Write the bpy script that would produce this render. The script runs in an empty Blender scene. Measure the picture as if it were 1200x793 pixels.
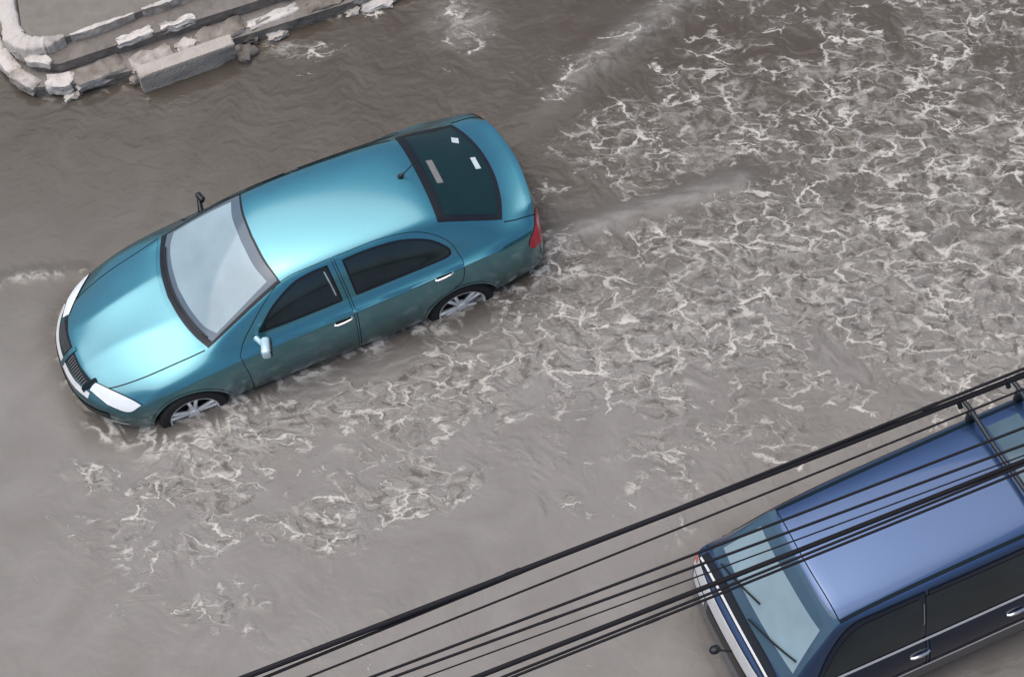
import bpy, bmesh, math, random
import numpy as np
from mathutils import Vector, Matrix
from mathutils.bvhtree import BVHTree
from mathutils.geometry import delaunay_2d_cdt

random.seed(7)
rng = np.random.default_rng(11)
scene = bpy.context.scene
COL = scene.collection
WATER = 0.28

# ------------------------------------------------------------------ helpers
def link(o, parent=None):
    COL.objects.link(o)
    if parent is not None:
        o.parent = parent
    return o

def tag(o, label=None, cat=None, group=None, kind=None):
    if label: o['label'] = label
    if cat: o['category'] = cat
    if group: o['group'] = group
    if kind: o['kind'] = kind
    return o

def empty(name, loc, label, cat, group=None):
    o = bpy.data.objects.new(name, None)
    o.location = loc
    o.empty_display_size = 0.2
    link(o)
    return tag(o, label, cat, group)

def mesh_obj(name, verts, faces, mat, parent=None, smooth=True, normals=None):
    me = bpy.data.meshes.new(name)
    me.from_pydata([tuple(v) for v in verts], [], [tuple(f) for f in faces])
    if smooth:
        me.polygons.foreach_set('use_smooth', [True] * len(me.polygons))
    me.update()
    if normals is not None:
        me.normals_split_custom_set_from_vertices([tuple(n) for n in normals])
    me.materials.append(mat)
    return link(bpy.data.objects.new(name, me), parent)

def bm_obj(name, bm, mat, parent=None, smooth=True, angle=35):
    me = bpy.data.meshes.new(name)
    bmesh.ops.recalc_face_normals(bm, faces=bm.faces[:])
    bm.to_mesh(me); bm.free()
    if smooth:
        me.polygons.foreach_set('use_smooth', [True] * len(me.polygons))
        me.set_sharp_from_angle(angle=math.radians(angle))
    me.materials.append(mat)
    return link(bpy.data.objects.new(name, me), parent)

def catmull(pts, n=8, closed=False):
    P = [Vector(p) for p in pts]
    out = []
    m = len(P)
    rngi = range(m) if closed else range(m - 1)
    for i in rngi:
        p0 = P[(i - 1) % m] if (closed or i > 0) else P[0] * 2 - P[1]
        p1 = P[i]; p2 = P[(i + 1) % m]
        p3 = P[(i + 2) % m] if (closed or i + 2 < m) else P[m - 1] * 2 - P[m - 2]
        for k in range(n):
            t = k / n
            out.append(0.5 * ((2 * p1) + (p2 - p0) * t + (2 * p0 - 5 * p1 + 4 * p2 - p3) * t * t
                              + (3 * p1 - p0 - 3 * p2 + p3) * t ** 3))
    if not closed:
        out.append(P[-1].copy())
    return out

def lines(*chains, step=0.03):
    """join several open chains (3D points) into one closed outline"""
    out = []
    for ch in chains:
        pts = catmull(ch, 10) if len(ch) > 2 else [Vector(ch[0]), Vector(ch[1])]
        for a in pts:
            if not out or (out[-1] - a).length > 1e-4:
                out.append(a)
    if (out[0] - out[-1]).length < 1e-4:
        out.pop()
    res = []
    m = len(out)
    for i in range(m):
        a, b = out[i], out[(i + 1) % m]
        k = max(1, int((b - a).length / step))
        for q in range(k):
            res.append(a.lerp(b, q / k))
    return res

def flip(pts):
    return [Vector((p[0], -p[1], p[2])) for p in pts]

def tube_bm(bm, pts, r, seg=8, caps=True):
    pts = [Vector(p) for p in pts]
    rings = []
    up = Vector((0, 0, 1))
    for i, p in enumerate(pts):
        d = (pts[min(i + 1, len(pts) - 1)] - pts[max(i - 1, 0)]).normalized()
        a = d.cross(up)
        if a.length < 1e-3: a = d.cross(Vector((0, 1, 0)))
        a.normalize(); b = d.cross(a)
        rr = r[i] if isinstance(r, (list, tuple)) else r
        rings.append([bm.verts.new(p + (a * math.cos(2 * math.pi * k / seg) + b * math.sin(2 * math.pi * k / seg)) * rr)
                      for k in range(seg)])
    for i in range(len(rings) - 1):
        for k in range(seg):
            bm.faces.new((rings[i][k], rings[i][(k + 1) % seg], rings[i + 1][(k + 1) % seg], rings[i + 1][k]))
    if caps:
        bm.faces.new(rings[0][::-1]); bm.faces.new(rings[-1])

def box_bm(bm, c, s, rot=None, bevel=0.0, seg=2):
    g = bmesh.ops.create_cube(bm, size=1.0)
    vs = g['verts']
    M = Matrix.Translation(Vector(c)) @ (rot.to_4x4() if rot else Matrix.Identity(4)) @ Matrix.Diagonal((*s, 1))
    bmesh.ops.transform(bm, matrix=M, verts=vs)
    if bevel > 0:
        es = list({e for v in vs for e in v.link_edges})
        r = bmesh.ops.bevel(bm, geom=es, offset=bevel, segments=seg, affect='EDGES', profile=0.5)
        return list({v for f in r['faces'] for v in f.verts} | {v for v in vs if v.is_valid})
    return vs

# ------------------------------------------------------------------ materials
def srgb(r, g, b):
    f = lambda c: (c / 255 / 12.92) if c / 255 <= 0.04045 else ((c / 255 + 0.055) / 1.055) ** 2.4
    return (f(r), f(g), f(b), 1)

def mat(name, color, rough=0.5, metal=0.0, coat=0.0, coat_rough=0.05, spec=0.5, var=0.12, scale=6.0, bump=0.0, bscale=40.0, rvar=0.0):
    m = bpy.data.materials.new(name); m.use_nodes = True
    nt = m.node_tree; N = nt.nodes; L = nt.links
    b = N['Principled BSDF']
    b.inputs['Roughness'].default_value = rough
    b.inputs['Metallic'].default_value = metal
    b.inputs['Coat Weight'].default_value = coat
    b.inputs['Coat Roughness'].default_value = coat_rough
    b.inputs['Specular IOR Level'].default_value = spec
    tc = N.new('ShaderNodeTexCoord')
    no = N.new('ShaderNodeTexNoise'); no.inputs['Scale'].default_value = scale; no.inputs['Detail'].default_value = 6
    L.new(tc.outputs['Object'], no.inputs['Vector'])
    mx = N.new('ShaderNodeMix'); mx.data_type = 'RGBA'
    c = color[:3]
    mx.inputs[6].default_value = (*[v * (1 - var) for v in c], 1)
    mx.inputs[7].default_value = (*[min(1, v * (1 + var)) for v in c], 1)
    L.new(no.outputs['Fac'], mx.inputs[0]); L.new(mx.outputs[2], b.inputs['Base Color'])
    if rvar > 0:
        mr = N.new('ShaderNodeMapRange'); mr.inputs[1].default_value = 0.3; mr.inputs[2].default_value = 0.7
        mr.inputs[3].default_value = max(0.02, rough - rvar); mr.inputs[4].default_value = rough + rvar
        L.new(no.outputs['Fac'], mr.inputs[0]); L.new(mr.outputs[0], b.inputs['Roughness'])
    if bump > 0:
        n2 = N.new('ShaderNodeTexNoise'); n2.inputs['Scale'].default_value = bscale; n2.inputs['Detail'].default_value = 8
        L.new(tc.outputs['Object'], n2.inputs['Vector'])
        bp = N.new('ShaderNodeBump'); bp.inputs['Strength'].default_value = bump; bp.inputs['Distance'].default_value = 0.02
        L.new(n2.outputs['Fac'], bp.inputs['Height']); L.new(bp.outputs[0], b.inputs['Normal'])
    return m

M = {}
M['teal'] = mat('teal_paint', (0.034, 0.255, 0.315), 0.34, 0.95, 1.0, 0.16, var=0.05, scale=3, rvar=0.03)
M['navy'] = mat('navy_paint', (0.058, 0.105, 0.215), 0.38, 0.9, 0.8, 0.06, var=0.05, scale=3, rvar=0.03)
def shade_grime(m, z0, z1, col, amt):  # side shade put into the paint towards the sills, patchy with grime
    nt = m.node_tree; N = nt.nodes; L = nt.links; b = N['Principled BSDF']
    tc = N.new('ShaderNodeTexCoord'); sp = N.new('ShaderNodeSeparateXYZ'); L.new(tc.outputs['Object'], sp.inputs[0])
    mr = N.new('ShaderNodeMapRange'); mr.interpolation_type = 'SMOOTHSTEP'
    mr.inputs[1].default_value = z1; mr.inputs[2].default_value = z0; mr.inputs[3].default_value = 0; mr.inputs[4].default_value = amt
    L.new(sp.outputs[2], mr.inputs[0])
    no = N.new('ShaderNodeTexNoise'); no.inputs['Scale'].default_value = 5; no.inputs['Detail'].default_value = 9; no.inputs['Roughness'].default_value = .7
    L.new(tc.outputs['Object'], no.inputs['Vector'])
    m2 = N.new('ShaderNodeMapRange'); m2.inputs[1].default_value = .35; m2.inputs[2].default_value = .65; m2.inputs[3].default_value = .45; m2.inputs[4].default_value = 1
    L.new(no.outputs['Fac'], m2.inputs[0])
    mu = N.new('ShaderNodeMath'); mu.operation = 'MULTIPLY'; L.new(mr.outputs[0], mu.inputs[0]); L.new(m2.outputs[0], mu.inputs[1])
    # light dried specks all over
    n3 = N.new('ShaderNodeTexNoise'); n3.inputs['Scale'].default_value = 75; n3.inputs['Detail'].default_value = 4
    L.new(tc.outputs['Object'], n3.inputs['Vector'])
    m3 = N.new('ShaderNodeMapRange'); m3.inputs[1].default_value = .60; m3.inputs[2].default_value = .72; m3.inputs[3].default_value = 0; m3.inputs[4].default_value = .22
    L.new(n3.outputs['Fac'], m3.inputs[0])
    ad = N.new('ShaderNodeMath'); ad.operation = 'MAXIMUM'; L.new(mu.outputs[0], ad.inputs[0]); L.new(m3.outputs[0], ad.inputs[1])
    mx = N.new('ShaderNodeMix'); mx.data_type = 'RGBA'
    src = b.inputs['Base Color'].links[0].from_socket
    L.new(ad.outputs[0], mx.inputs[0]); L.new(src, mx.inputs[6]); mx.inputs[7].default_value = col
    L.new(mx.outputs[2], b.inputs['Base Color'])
M['teal'].node_tree.nodes['Principled BSDF'].inputs['Coat IOR'].default_value = 1.95
shade_grime(M['teal'], .20, 1.0, (0.006, 0.028, 0.036, 1), .95)
M['navyside'] = mat('navy_side_paint', (0.010, 0.018, 0.045), 0.25, 0.6, 0.6, 0.06, var=0.1, scale=3)  # darker copy of the navy, shade of the van sides in its colour
M['lower'] = mat('grey_lower_body', (0.12, 0.105, 0.10), 0.4, 0.3, 0.3, var=0.25, scale=5)  # muddy water reflection on the van's lower side, put into the colour
M['black'] = mat('black_trim', (0.008, 0.010, 0.014), 0.35, spec=0.4)
M['gap'] = mat('dark_gap', (0.004, 0.012, 0.018), 0.6, spec=0.2)
M['rubber'] = mat('tyre_rubber', (0.012, 0.012, 0.013), 0.75, bump=0.3, bscale=60)
M['alloy'] = mat('silver_alloy', (0.80, 0.80, 0.80), 0.35, 0.25, var=0.15, scale=20)
M['chrome'] = mat('chrome', (0.75, 0.75, 0.74), 0.16, 1.0)
M['sideglass'] = mat('dark_tinted_glass', (0.010, 0.020, 0.025), 0.05, spec=0.55, var=0.9, scale=2.5)
M['vanglass'] = mat('van_tinted_glass', (0.012, 0.022, 0.026), 0.05, spec=0.5, var=0.95, scale=2.2)
M['rearglass'] = mat('green_tinted_glass', (0.007, 0.026, 0.028), 0.06, spec=0.4, var=0.3, scale=3)
M['screen'] = mat('pale_windscreen', (0.29, 0.385, 0.42), 0.08, spec=0.8, var=0.38, scale=1.8)  # pale mottled base colour stands for the reflected sky
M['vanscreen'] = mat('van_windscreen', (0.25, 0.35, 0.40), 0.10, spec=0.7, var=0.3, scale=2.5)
M['band'] = mat('screen_border', (0.10, 0.135, 0.17), 0.12, spec=0.6, var=0.2, scale=4)
M['vanband'] = mat('van_screen_border', (0.05, 0.10, 0.15), 0.12, spec=0.6, var=0.2, scale=4)
M['lamp'] = mat('headlamp_lens', (0.80, 0.84, 0.85), 0.12, spec=0.7, var=0.15, scale=14)
M['reflector'] = mat('lamp_reflector', (0.50, 0.54, 0.56), 0.15, 0.6, var=.5, scale=45)
M['red'] = mat('tail_lamp_red', (0.55, 0.02, 0.04), 0.15, spec=0.6, var=0.3, scale=14)
M['redpale'] = mat('tail_lamp_clear', (0.75, 0.35, 0.38), 0.15, spec=0.6, var=0.2, scale=14)
M['orange'] = mat('indicator_amber', (0.6, 0.12, 0.08), 0.2)
M['white'] = mat('white_sticker', (0.55, 0.62, 0.62), 0.4, var=.3, scale=30)
M['whitepaint'] = mat('white_garnish', (0.68, 0.68, 0.68), 0.3, coat=0.4, var=0.15, scale=12)
M['shelf'] = mat('grey_lens', (0.20, 0.20, 0.19), 0.3, var=0.3, scale=30)
M['cable'] = mat('black_cable', (0.010, 0.009, 0.012), 0.65, spec=0.25, var=0.3, scale=10)
M['roofglass'] = mat('roof_glass', (0.07, 0.12, 0.15), 0.08, spec=0.7, var=0.3, scale=5)
M['rack'] = mat('dark_steel', (0.02, 0.028, 0.034), 0.45, 0.4, var=0.3, scale=20)
M['mirror_glass'] = mat('pale_mirror_cap', (0.55, 0.75, 0.80), 0.2, 0.3, coat=0.6)  # pale cyan: light on top of the near mirror put into its colour

def stone_mat(name, cols, rough=0.85, bump=0.5, bscale=18):
    m = bpy.data.materials.new(name); m.use_nodes = True
    nt = m.node_tree; N = nt.nodes; L = nt.links; b = N['Principled BSDF']
    b.inputs['Roughness'].default_value = rough
    b.inputs['Specular IOR Level'].default_value = 0.3
    tc = N.new('ShaderNodeTexCoord'); geo = N.new('ShaderNodeNewGeometry')
    n1 = N.new('ShaderNodeTexNoise'); n1.inputs['Scale'].default_value = 7; n1.inputs['Detail'].default_value = 8; n1.inputs['Distortion'].default_value = 0.6
    L.new(tc.outputs['Object'], n1.inputs['Vector'])
    mth = N.new('ShaderNodeMath'); mth.operation = 'MULTIPLY_ADD'
    mth.inputs[1].default_value = 0.55; L.new(geo.outputs['Random Per Island'], mth.inputs[0])
    mt2 = N.new('ShaderNodeMath'); mt2.operation = 'MULTIPLY'; mt2.inputs[1].default_value = 0.6
    L.new(n1.outputs['Fac'], mt2.inputs[0]); L.new(mt2.outputs[0], mth.inputs[2])
    cr = N.new('ShaderNodeValToRGB')
    cr.color_ramp.elements[0].position = 0.2; cr.color_ramp.elements[0].color = cols[0]
    cr.color_ramp.elements[1].position = 0.8; cr.color_ramp.elements[1].color = cols[-1]
    for k, c in enumerate(cols[1:-1]):
        e = cr.color_ramp.elements.new(0.2 + 0.6 * (k + 1) / (len(cols) - 1)); e.color = c
    L.new(mth.outputs[0], cr.inputs[0]); L.new(cr.outputs[0], b.inputs['Base Color'])
    n2 = N.new('ShaderNodeTexNoise'); n2.inputs['Scale'].default_value = bscale; n2.inputs['Detail'].default_value = 10
    L.new(tc.outputs['Object'], n2.inputs['Vector'])
    bp = N.new('ShaderNodeBump'); bp.inputs['Strength'].default_value = bump; bp.inputs['Distance'].default_value = 0.04
    L.new(n2.outputs['Fac'], bp.inputs['Height']); L.new(bp.outputs[0], b.inputs['Normal'])
    return m
M['stone'] = stone_mat('pale_stone', [(0.15, 0.127, 0.103, 1), (0.28, 0.247, 0.213, 1), (0.52, 0.475, 0.43, 1), (0.64, 0.595, 0.545, 1)], bump=.9, bscale=12)
M['mortar'] = stone_mat('grey_masonry', [(0.085, 0.074, 0.064, 1), (0.15, 0.132, 0.115, 1), (0.24, 0.215, 0.19, 1)], bump=1.0, bscale=9)
M['plaster'] = stone_mat('white_kerb', [(0.30, 0.27, 0.24, 1), (0.53, 0.485, 0.44, 1), (0.60, 0.555, 0.51, 1)])
M['paving'] = stone_mat('grey_paving', [(0.15, 0.135, 0.115, 1), (0.205, 0.185, 0.16, 1), (0.25, 0.225, 0.195, 1)], bump=0.2)
M['concrete'] = stone_mat('block_concrete', [(0.27, 0.235, 0.20, 1), (0.43, 0.385, 0.335, 1), (0.52, 0.465, 0.41, 1)], bump=0.4, bscale=30)
M['asphalt'] = stone_mat('asphalt', [(0.03, 0.03, 0.03, 1), (0.05, 0.05, 0.05, 1)], bump=0.4)

# ------------------------------------------------------------------ vehicle shell from a control cage
def build_cage(stations, side, crease_fn=None, levels=3, nfront=4, nrear=4):
    """stations: list of rows of the top strip, each [(x,y,z) * 6] from edge (y>0) to centre (y=0); the first nfront and last
    nrear rows run down the nose and tail. side: rows of 4 points below the edge line for the stations between."""
    bm = bmesh.new()
    cl = bm.edges.layers.float.new('crease_edge')
    cache = {}
    def V(p):
        k = (round(p[0], 4), round(p[1], 4), round(p[2], 4))
        if k not in cache: cache[k] = bm.verts.new(k)
        return cache[k]
    def F(ps):
        vs = []
        for p in ps:
            v = V(p)
            if v not in vs: vs.append(v)
        if len(vs) > 2:
            try: bm.faces.new(vs)
            except ValueError: pass
    n = len(stations)
    for s in (1, -1):
        mp = lambda p: (p[0], p[1] * s, p[2])
        for i in range(n - 1):
            for j in range(5):
                F([mp(stations[i][j]), mp(stations[i][j + 1]), mp(stations[i + 1][j + 1]), mp(stations[i + 1][j])])
        cols = []
        front = [stations[nfront - 1 - k][0] for k in range(nfront)]
        rear = [stations[n - nrear + k][0] for k in range(nrear)]
        cols.append([stations[nfront][0]] + front)
        for i in range(nfront + 1, n - nrear - 1):
            cols.append([stations[i][0]] + list(side[i - nfront - 1]))
        cols.append([stations[n - nrear - 1][0]] + rear)
        for i in range(len(cols) - 1):
            for k in range(4):
                F([mp(cols[i][k]), mp(cols[i + 1][k]), mp(cols[i + 1][k + 1]), mp(cols[i][k + 1])])
    # underside
    cs = [c[4] for c in cols]
    for i in range(len(cs) - 1):
        a, b = cs[i], cs[i + 1]
        F([a, b, (b[0], -b[1], b[2]), (a[0], -a[1], a[2])])
    F([p for p in stations[0]] + [(p[0], -p[1], p[2]) for p in stations[0][::-1]])
    F([p for p in stations[-1]] + [(p[0], -p[1], p[2]) for p in stations[-1][::-1]])
    bmesh.ops.recalc_face_normals(bm, faces=bm.faces[:])
    if crease_fn:
        idx = {}
        for i in range(n):
            for j in range(6):
                for s in (1, -1):
                    p = stations[i][j]; idx.setdefault((round(p[0], 4), round(p[1] * s, 4), round(p[2], 4)), ('t', i, j))
        for i, c in enumerate(cols):
            for k in range(1, 5):
                for s in (1, -1):
                    p = c[k]; idx.setdefault((round(p[0], 4), round(p[1] * s, 4), round(p[2], 4)), ('s', i + nfront, k))
        inv = {v: idx.get(k) for k, v in cache.items()}
        for e in bm.edges:
            a, b = inv.get(e.verts[0]), inv.get(e.verts[1])
            if a and b:
                e[cl] = crease_fn(a, b)
    me = bpy.data.meshes.new('cage'); bm.to_mesh(me); bm.free()
    ob = bpy.data.objects.new('cage', me); COL.objects.link(ob)
    md = ob.modifiers.new('s', 'SUBSURF'); md.levels = levels; md.render_levels = levels
    dg = bpy.context.evaluated_depsgraph_get()
    ev = bpy.data.meshes.new_from_object(ob.evaluated_get(dg))
    bpy.data.objects.remove(ob)
    return ev

def carve(me, cutters):
    """boolean-difference a list of (centre, radius, depth sign) cylinders out of a mesh"""
    ob = bpy.data.objects.new('shell', me); COL.objects.link(ob)
    obs = []
    for (c, r, y0, y1) in cutters:
        bm = bmesh.new()
        bmesh.ops.create_cone(bm, cap_ends=True, segments=72, radius1=r, radius2=r, depth=abs(y1 - y0),
                              matrix=Matrix.Translation((c[0], (y0 + y1) / 2, c[1])) @ Matrix.Rotation(math.pi / 2, 4, 'X'))
        m2 = bpy.data.meshes.new('cut'); bm.to_mesh(m2); bm.free()
        co = bpy.data.objects.new('cut', m2); COL.objects.link(co); obs.append(co)
        md = ob.modifiers.new('b', 'BOOLEAN'); md.operation = 'DIFFERENCE'; md.object = co; md.solver = 'EXACT'
    dg = bpy.context.evaluated_depsgraph_get(); dg.update()
    ev = bpy.data.meshes.new_from_object(ob.evaluated_get(dg))
    bpy.data.objects.remove(ob)
    for c in obs: bpy.data.objects.remove(c)
    return ev

class Skin:
    """puts panels and seams on a smooth shell"""
    def __init__(self, me):
        me.calc_loop_triangles()
        self.v = [v.co.copy() for v in me.vertices]
        self.n = [v.normal.copy() for v in me.vertices]
        self.t = [tuple(t.vertices) for t in me.loop_triangles]
        self.bvh = BVHTree.FromPolygons(self.v, self.t)
    def hit(self, o, d):
        p, nrm, i, dist = self.bvh.ray_cast(o, d)
        if p is None:
            p, nrm, i, dist = self.bvh.find_nearest(o + d * 5)
        a, b, c = (self.v[k] for k in self.t[i])
        w = [1 / 3] * 3
        v0, v1, v2 = b - a, c - a, p - a
        d00, d01, d11, d20, d21 = v0.dot(v0), v0.dot(v1), v1.dot(v1), v2.dot(v0), v2.dot(v1)
        den = d00 * d11 - d01 * d01
        if abs(den) > 1e-18:
            y = (d11 * d20 - d01 * d21) / den; z = (d00 * d21 - d01 * d20) / den
            w = [1 - y - z, y, z]
        nn = sum((self.n[k] * wi for k, wi in zip(self.t[i], w)), Vector()).normalized()
        return p, nn
    def frame(self, d):
        d = Vector(d).normalized()
        e1 = d.cross(Vector((0, 0, 1)))
        if e1.length < 0.1: e1 = Vector((1, 0, 0))
        e1 = (e1 - d * e1.dot(d)).normalized(); e2 = d.cross(e1)
        return d, e1, e2
    def panel(self, name, outline, d, off, m, parent, res=0.02):
        d, e1, e2 = self.frame(d)
        P2 = [Vector((p.dot(e1), p.dot(e2))) for p in map(Vector, outline)]
        n0 = len(P2)
        xs = [p.x for p in P2]; ys = [p.y for p in P2]
        g = []
        def inside(x, y):
            c = False; j = n0 - 1
            for i in range(n0):
                a, b = P2[i], P2[j]
                if (a.y > y) != (b.y > y) and x < (b.x - a.x) * (y - a.y) / (b.y - a.y) + a.x: c = not c
                j = i
            return c
        P2a = np.array([(p.x, p.y) for p in P2])
        x = min(xs) + res / 2
        while x < max(xs):
            y = min(ys) + res / 2
            while y < max(ys):
                if inside(x, y) and np.min((P2a[:, 0] - x) ** 2 + (P2a[:, 1] - y) ** 2) > (res * 0.5) ** 2: g.append(Vector((x, y)))
                y += res
            x += res
        out = delaunay_2d_cdt(P2 + g, [], [list(range(n0))], 1, 1e-6)
        V, FF = out[0], out[2]
        vs, ns = [], []
        for q in V:
            p, n = self.hit(e1 * q.x + e2 * q.y - d * 6, d)
            vs.append(p + n * off); ns.append(n)
        fs = []
        for f in FF:
            a, b, c = (vs[k] for k in f[:3])
            f = list(f)
            if (b - a).cross(c - a).dot(ns[f[0]]) < 0: f.reverse()
            fs.append(f)
        return mesh_obj(name, vs, fs, m, parent, True, ns)
    def seam(self, name, pts, d, w, off, m, parent, closed=False):
        d, e1, e2 = self.frame(d)
        H = []
        for p in map(Vector, pts):
            H.append(self.hit(e1 * p.dot(e1) + e2 * p.dot(e2) - d * 6, d))
        vs, ns, fs = [], [], []
        m0 = len(H)
        for i, (p, n) in enumerate(H):
            a = H[(i - 1) % m0][0] if (closed or i) else p
            b = H[(i + 1) % m0][0] if (closed or i < m0 - 1) else p
            t = (b - a).normalized(); sdir = t.cross(n).normalized()
            vs += [p + sdir * w / 2 + n * off, p - sdir * w / 2 + n * off]; ns += [n, n]
        for i in range(m0 if closed else m0 - 1):
            k = (i + 1) % m0
            fs.append([2 * i, 2 * k, 2 * k + 1, 2 * i + 1])
        for f in fs:
            a, b, c = (vs[k] for k in f[:3])
            if (b - a).cross(c - a).dot(ns[f[0]]) < 0: f.reverse()
        return mesh_obj(name, vs, fs, m, parent, True, ns)

def dense(ch, step=0.03):
    pts = catmull(ch, 10) if len(ch) > 2 else [Vector(ch[0]), Vector(ch[1])]
    res = []
    for a, b in zip(pts[:-1], pts[1:]):
        k = max(1, int((b - a).length / step))
        res += [a.lerp(b, q / k) for q in range(k)]
    return res + [pts[-1]]

# ------------------------------------------------------------------ wheels
def wheel(parent, x, y, z, side, r=0.315, phase=0.2, spokes=5):
    """lathe tyre (part) with an alloy rim (sub-part); side = -1 near side"""
    w = 0.205
    prof = [(0.225, -w / 2 + 0.02), (0.25, -w / 2), (r - 0.02, -w / 2 + 0.005), (r, -w / 2 + 0.03), (r + 0.002, 0),
            (r, w / 2 - 0.03), (r - 0.02, w / 2 - 0.005), (0.25, w / 2), (0.225, w / 2 - 0.02)]
    bm = bmesh.new(); seg = 48; rings = []
    for k in range(seg):
        a = 2 * math.pi * k / seg
        rings.append([bm.verts.new((rr * math.cos(a), yy, rr * math.sin(a))) for rr, yy in prof])
    for k in range(seg):
        A, B = rings[k], rings[(k + 1) % seg]
        for i in range(len(prof) - 1):
            bm.faces.new((A[i], A[i + 1], B[i + 1], B[i]))
        bm.faces.new((A[-1], A[0], B[0], B[-1]))
    o = bm_obj('wheel', bm, M['rubber'], parent); o.location = (x, y, z)
    # rim: outer lip, hub and twin spokes
    bm = bmesh.new()
    f = side * (w / 2 - 0.012)
    lip = [(0.232, f), (0.236, f + side * 0.010), (0.222, f + side * 0.005), (0.212, f - side * 0.035), (0.218, f - side * 0.09)]
    rings = []
    for k in range(seg):
        a = 2 * math.pi * k / seg
        rings.append([bm.verts.new((rr * math.cos(a), yy, rr * math.sin(a))) for rr, yy in lip])
    for k in range(seg):
        A, B = rings[k], rings[(k + 1) % seg]
        for i in range(len(lip) - 1): bm.faces.new((A[i], A[i + 1], B[i + 1], B[i]))
    bmesh.ops.create_cone(bm, cap_ends=True, segments=20, radius1=0.058, radius2=0.045, depth=0.05,
                          matrix=Matrix.Translation((0, f - side * 0.022, 0)) @ Matrix.Rotation(side * -math.pi / 2, 4, 'X'))
    for s in range(spokes):
        for dlt in (-0.17, 0.17):
            a = phase + 2 * math.pi * s / spokes
            p0 = Vector((math.cos(a + dlt * 0.9) * 0.05, f - side * 0.018, math.sin(a + dlt * 0.9) * 0.05))
            p1 = Vector((math.cos(a + dlt) * 0.222, f - side * 0.004, math.sin(a + dlt) * 0.222))
            dirv = p1 - p0; L = dirv.length
            xa = dirv.normalized(); ya = Vector((0, side, 0)); za = xa.cross(ya).normalized(); ya = za.cross(xa)
            R = Matrix((xa, ya, za)).transposed()
            box_bm(bm, (p0 + p1) / 2, (L, 0.026, 0.032), R, 0.006, 2)
    rim = bm_obj('rim', bm, M['alloy'], o)
    # dark brake disc behind the spokes
    bm = bmesh.new()
    bmesh.ops.create_cone(bm, cap_ends=True, segments=40, radius1=0.21, radius2=0.21, depth=0.02,
                          matrix=Matrix.Translation((0, f - side * 0.075, 0)) @ Matrix.Rotation(math.pi / 2, 4, 'X'))
    bm_obj('brake_disc', bm, M['black'], o)
    return o

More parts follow.
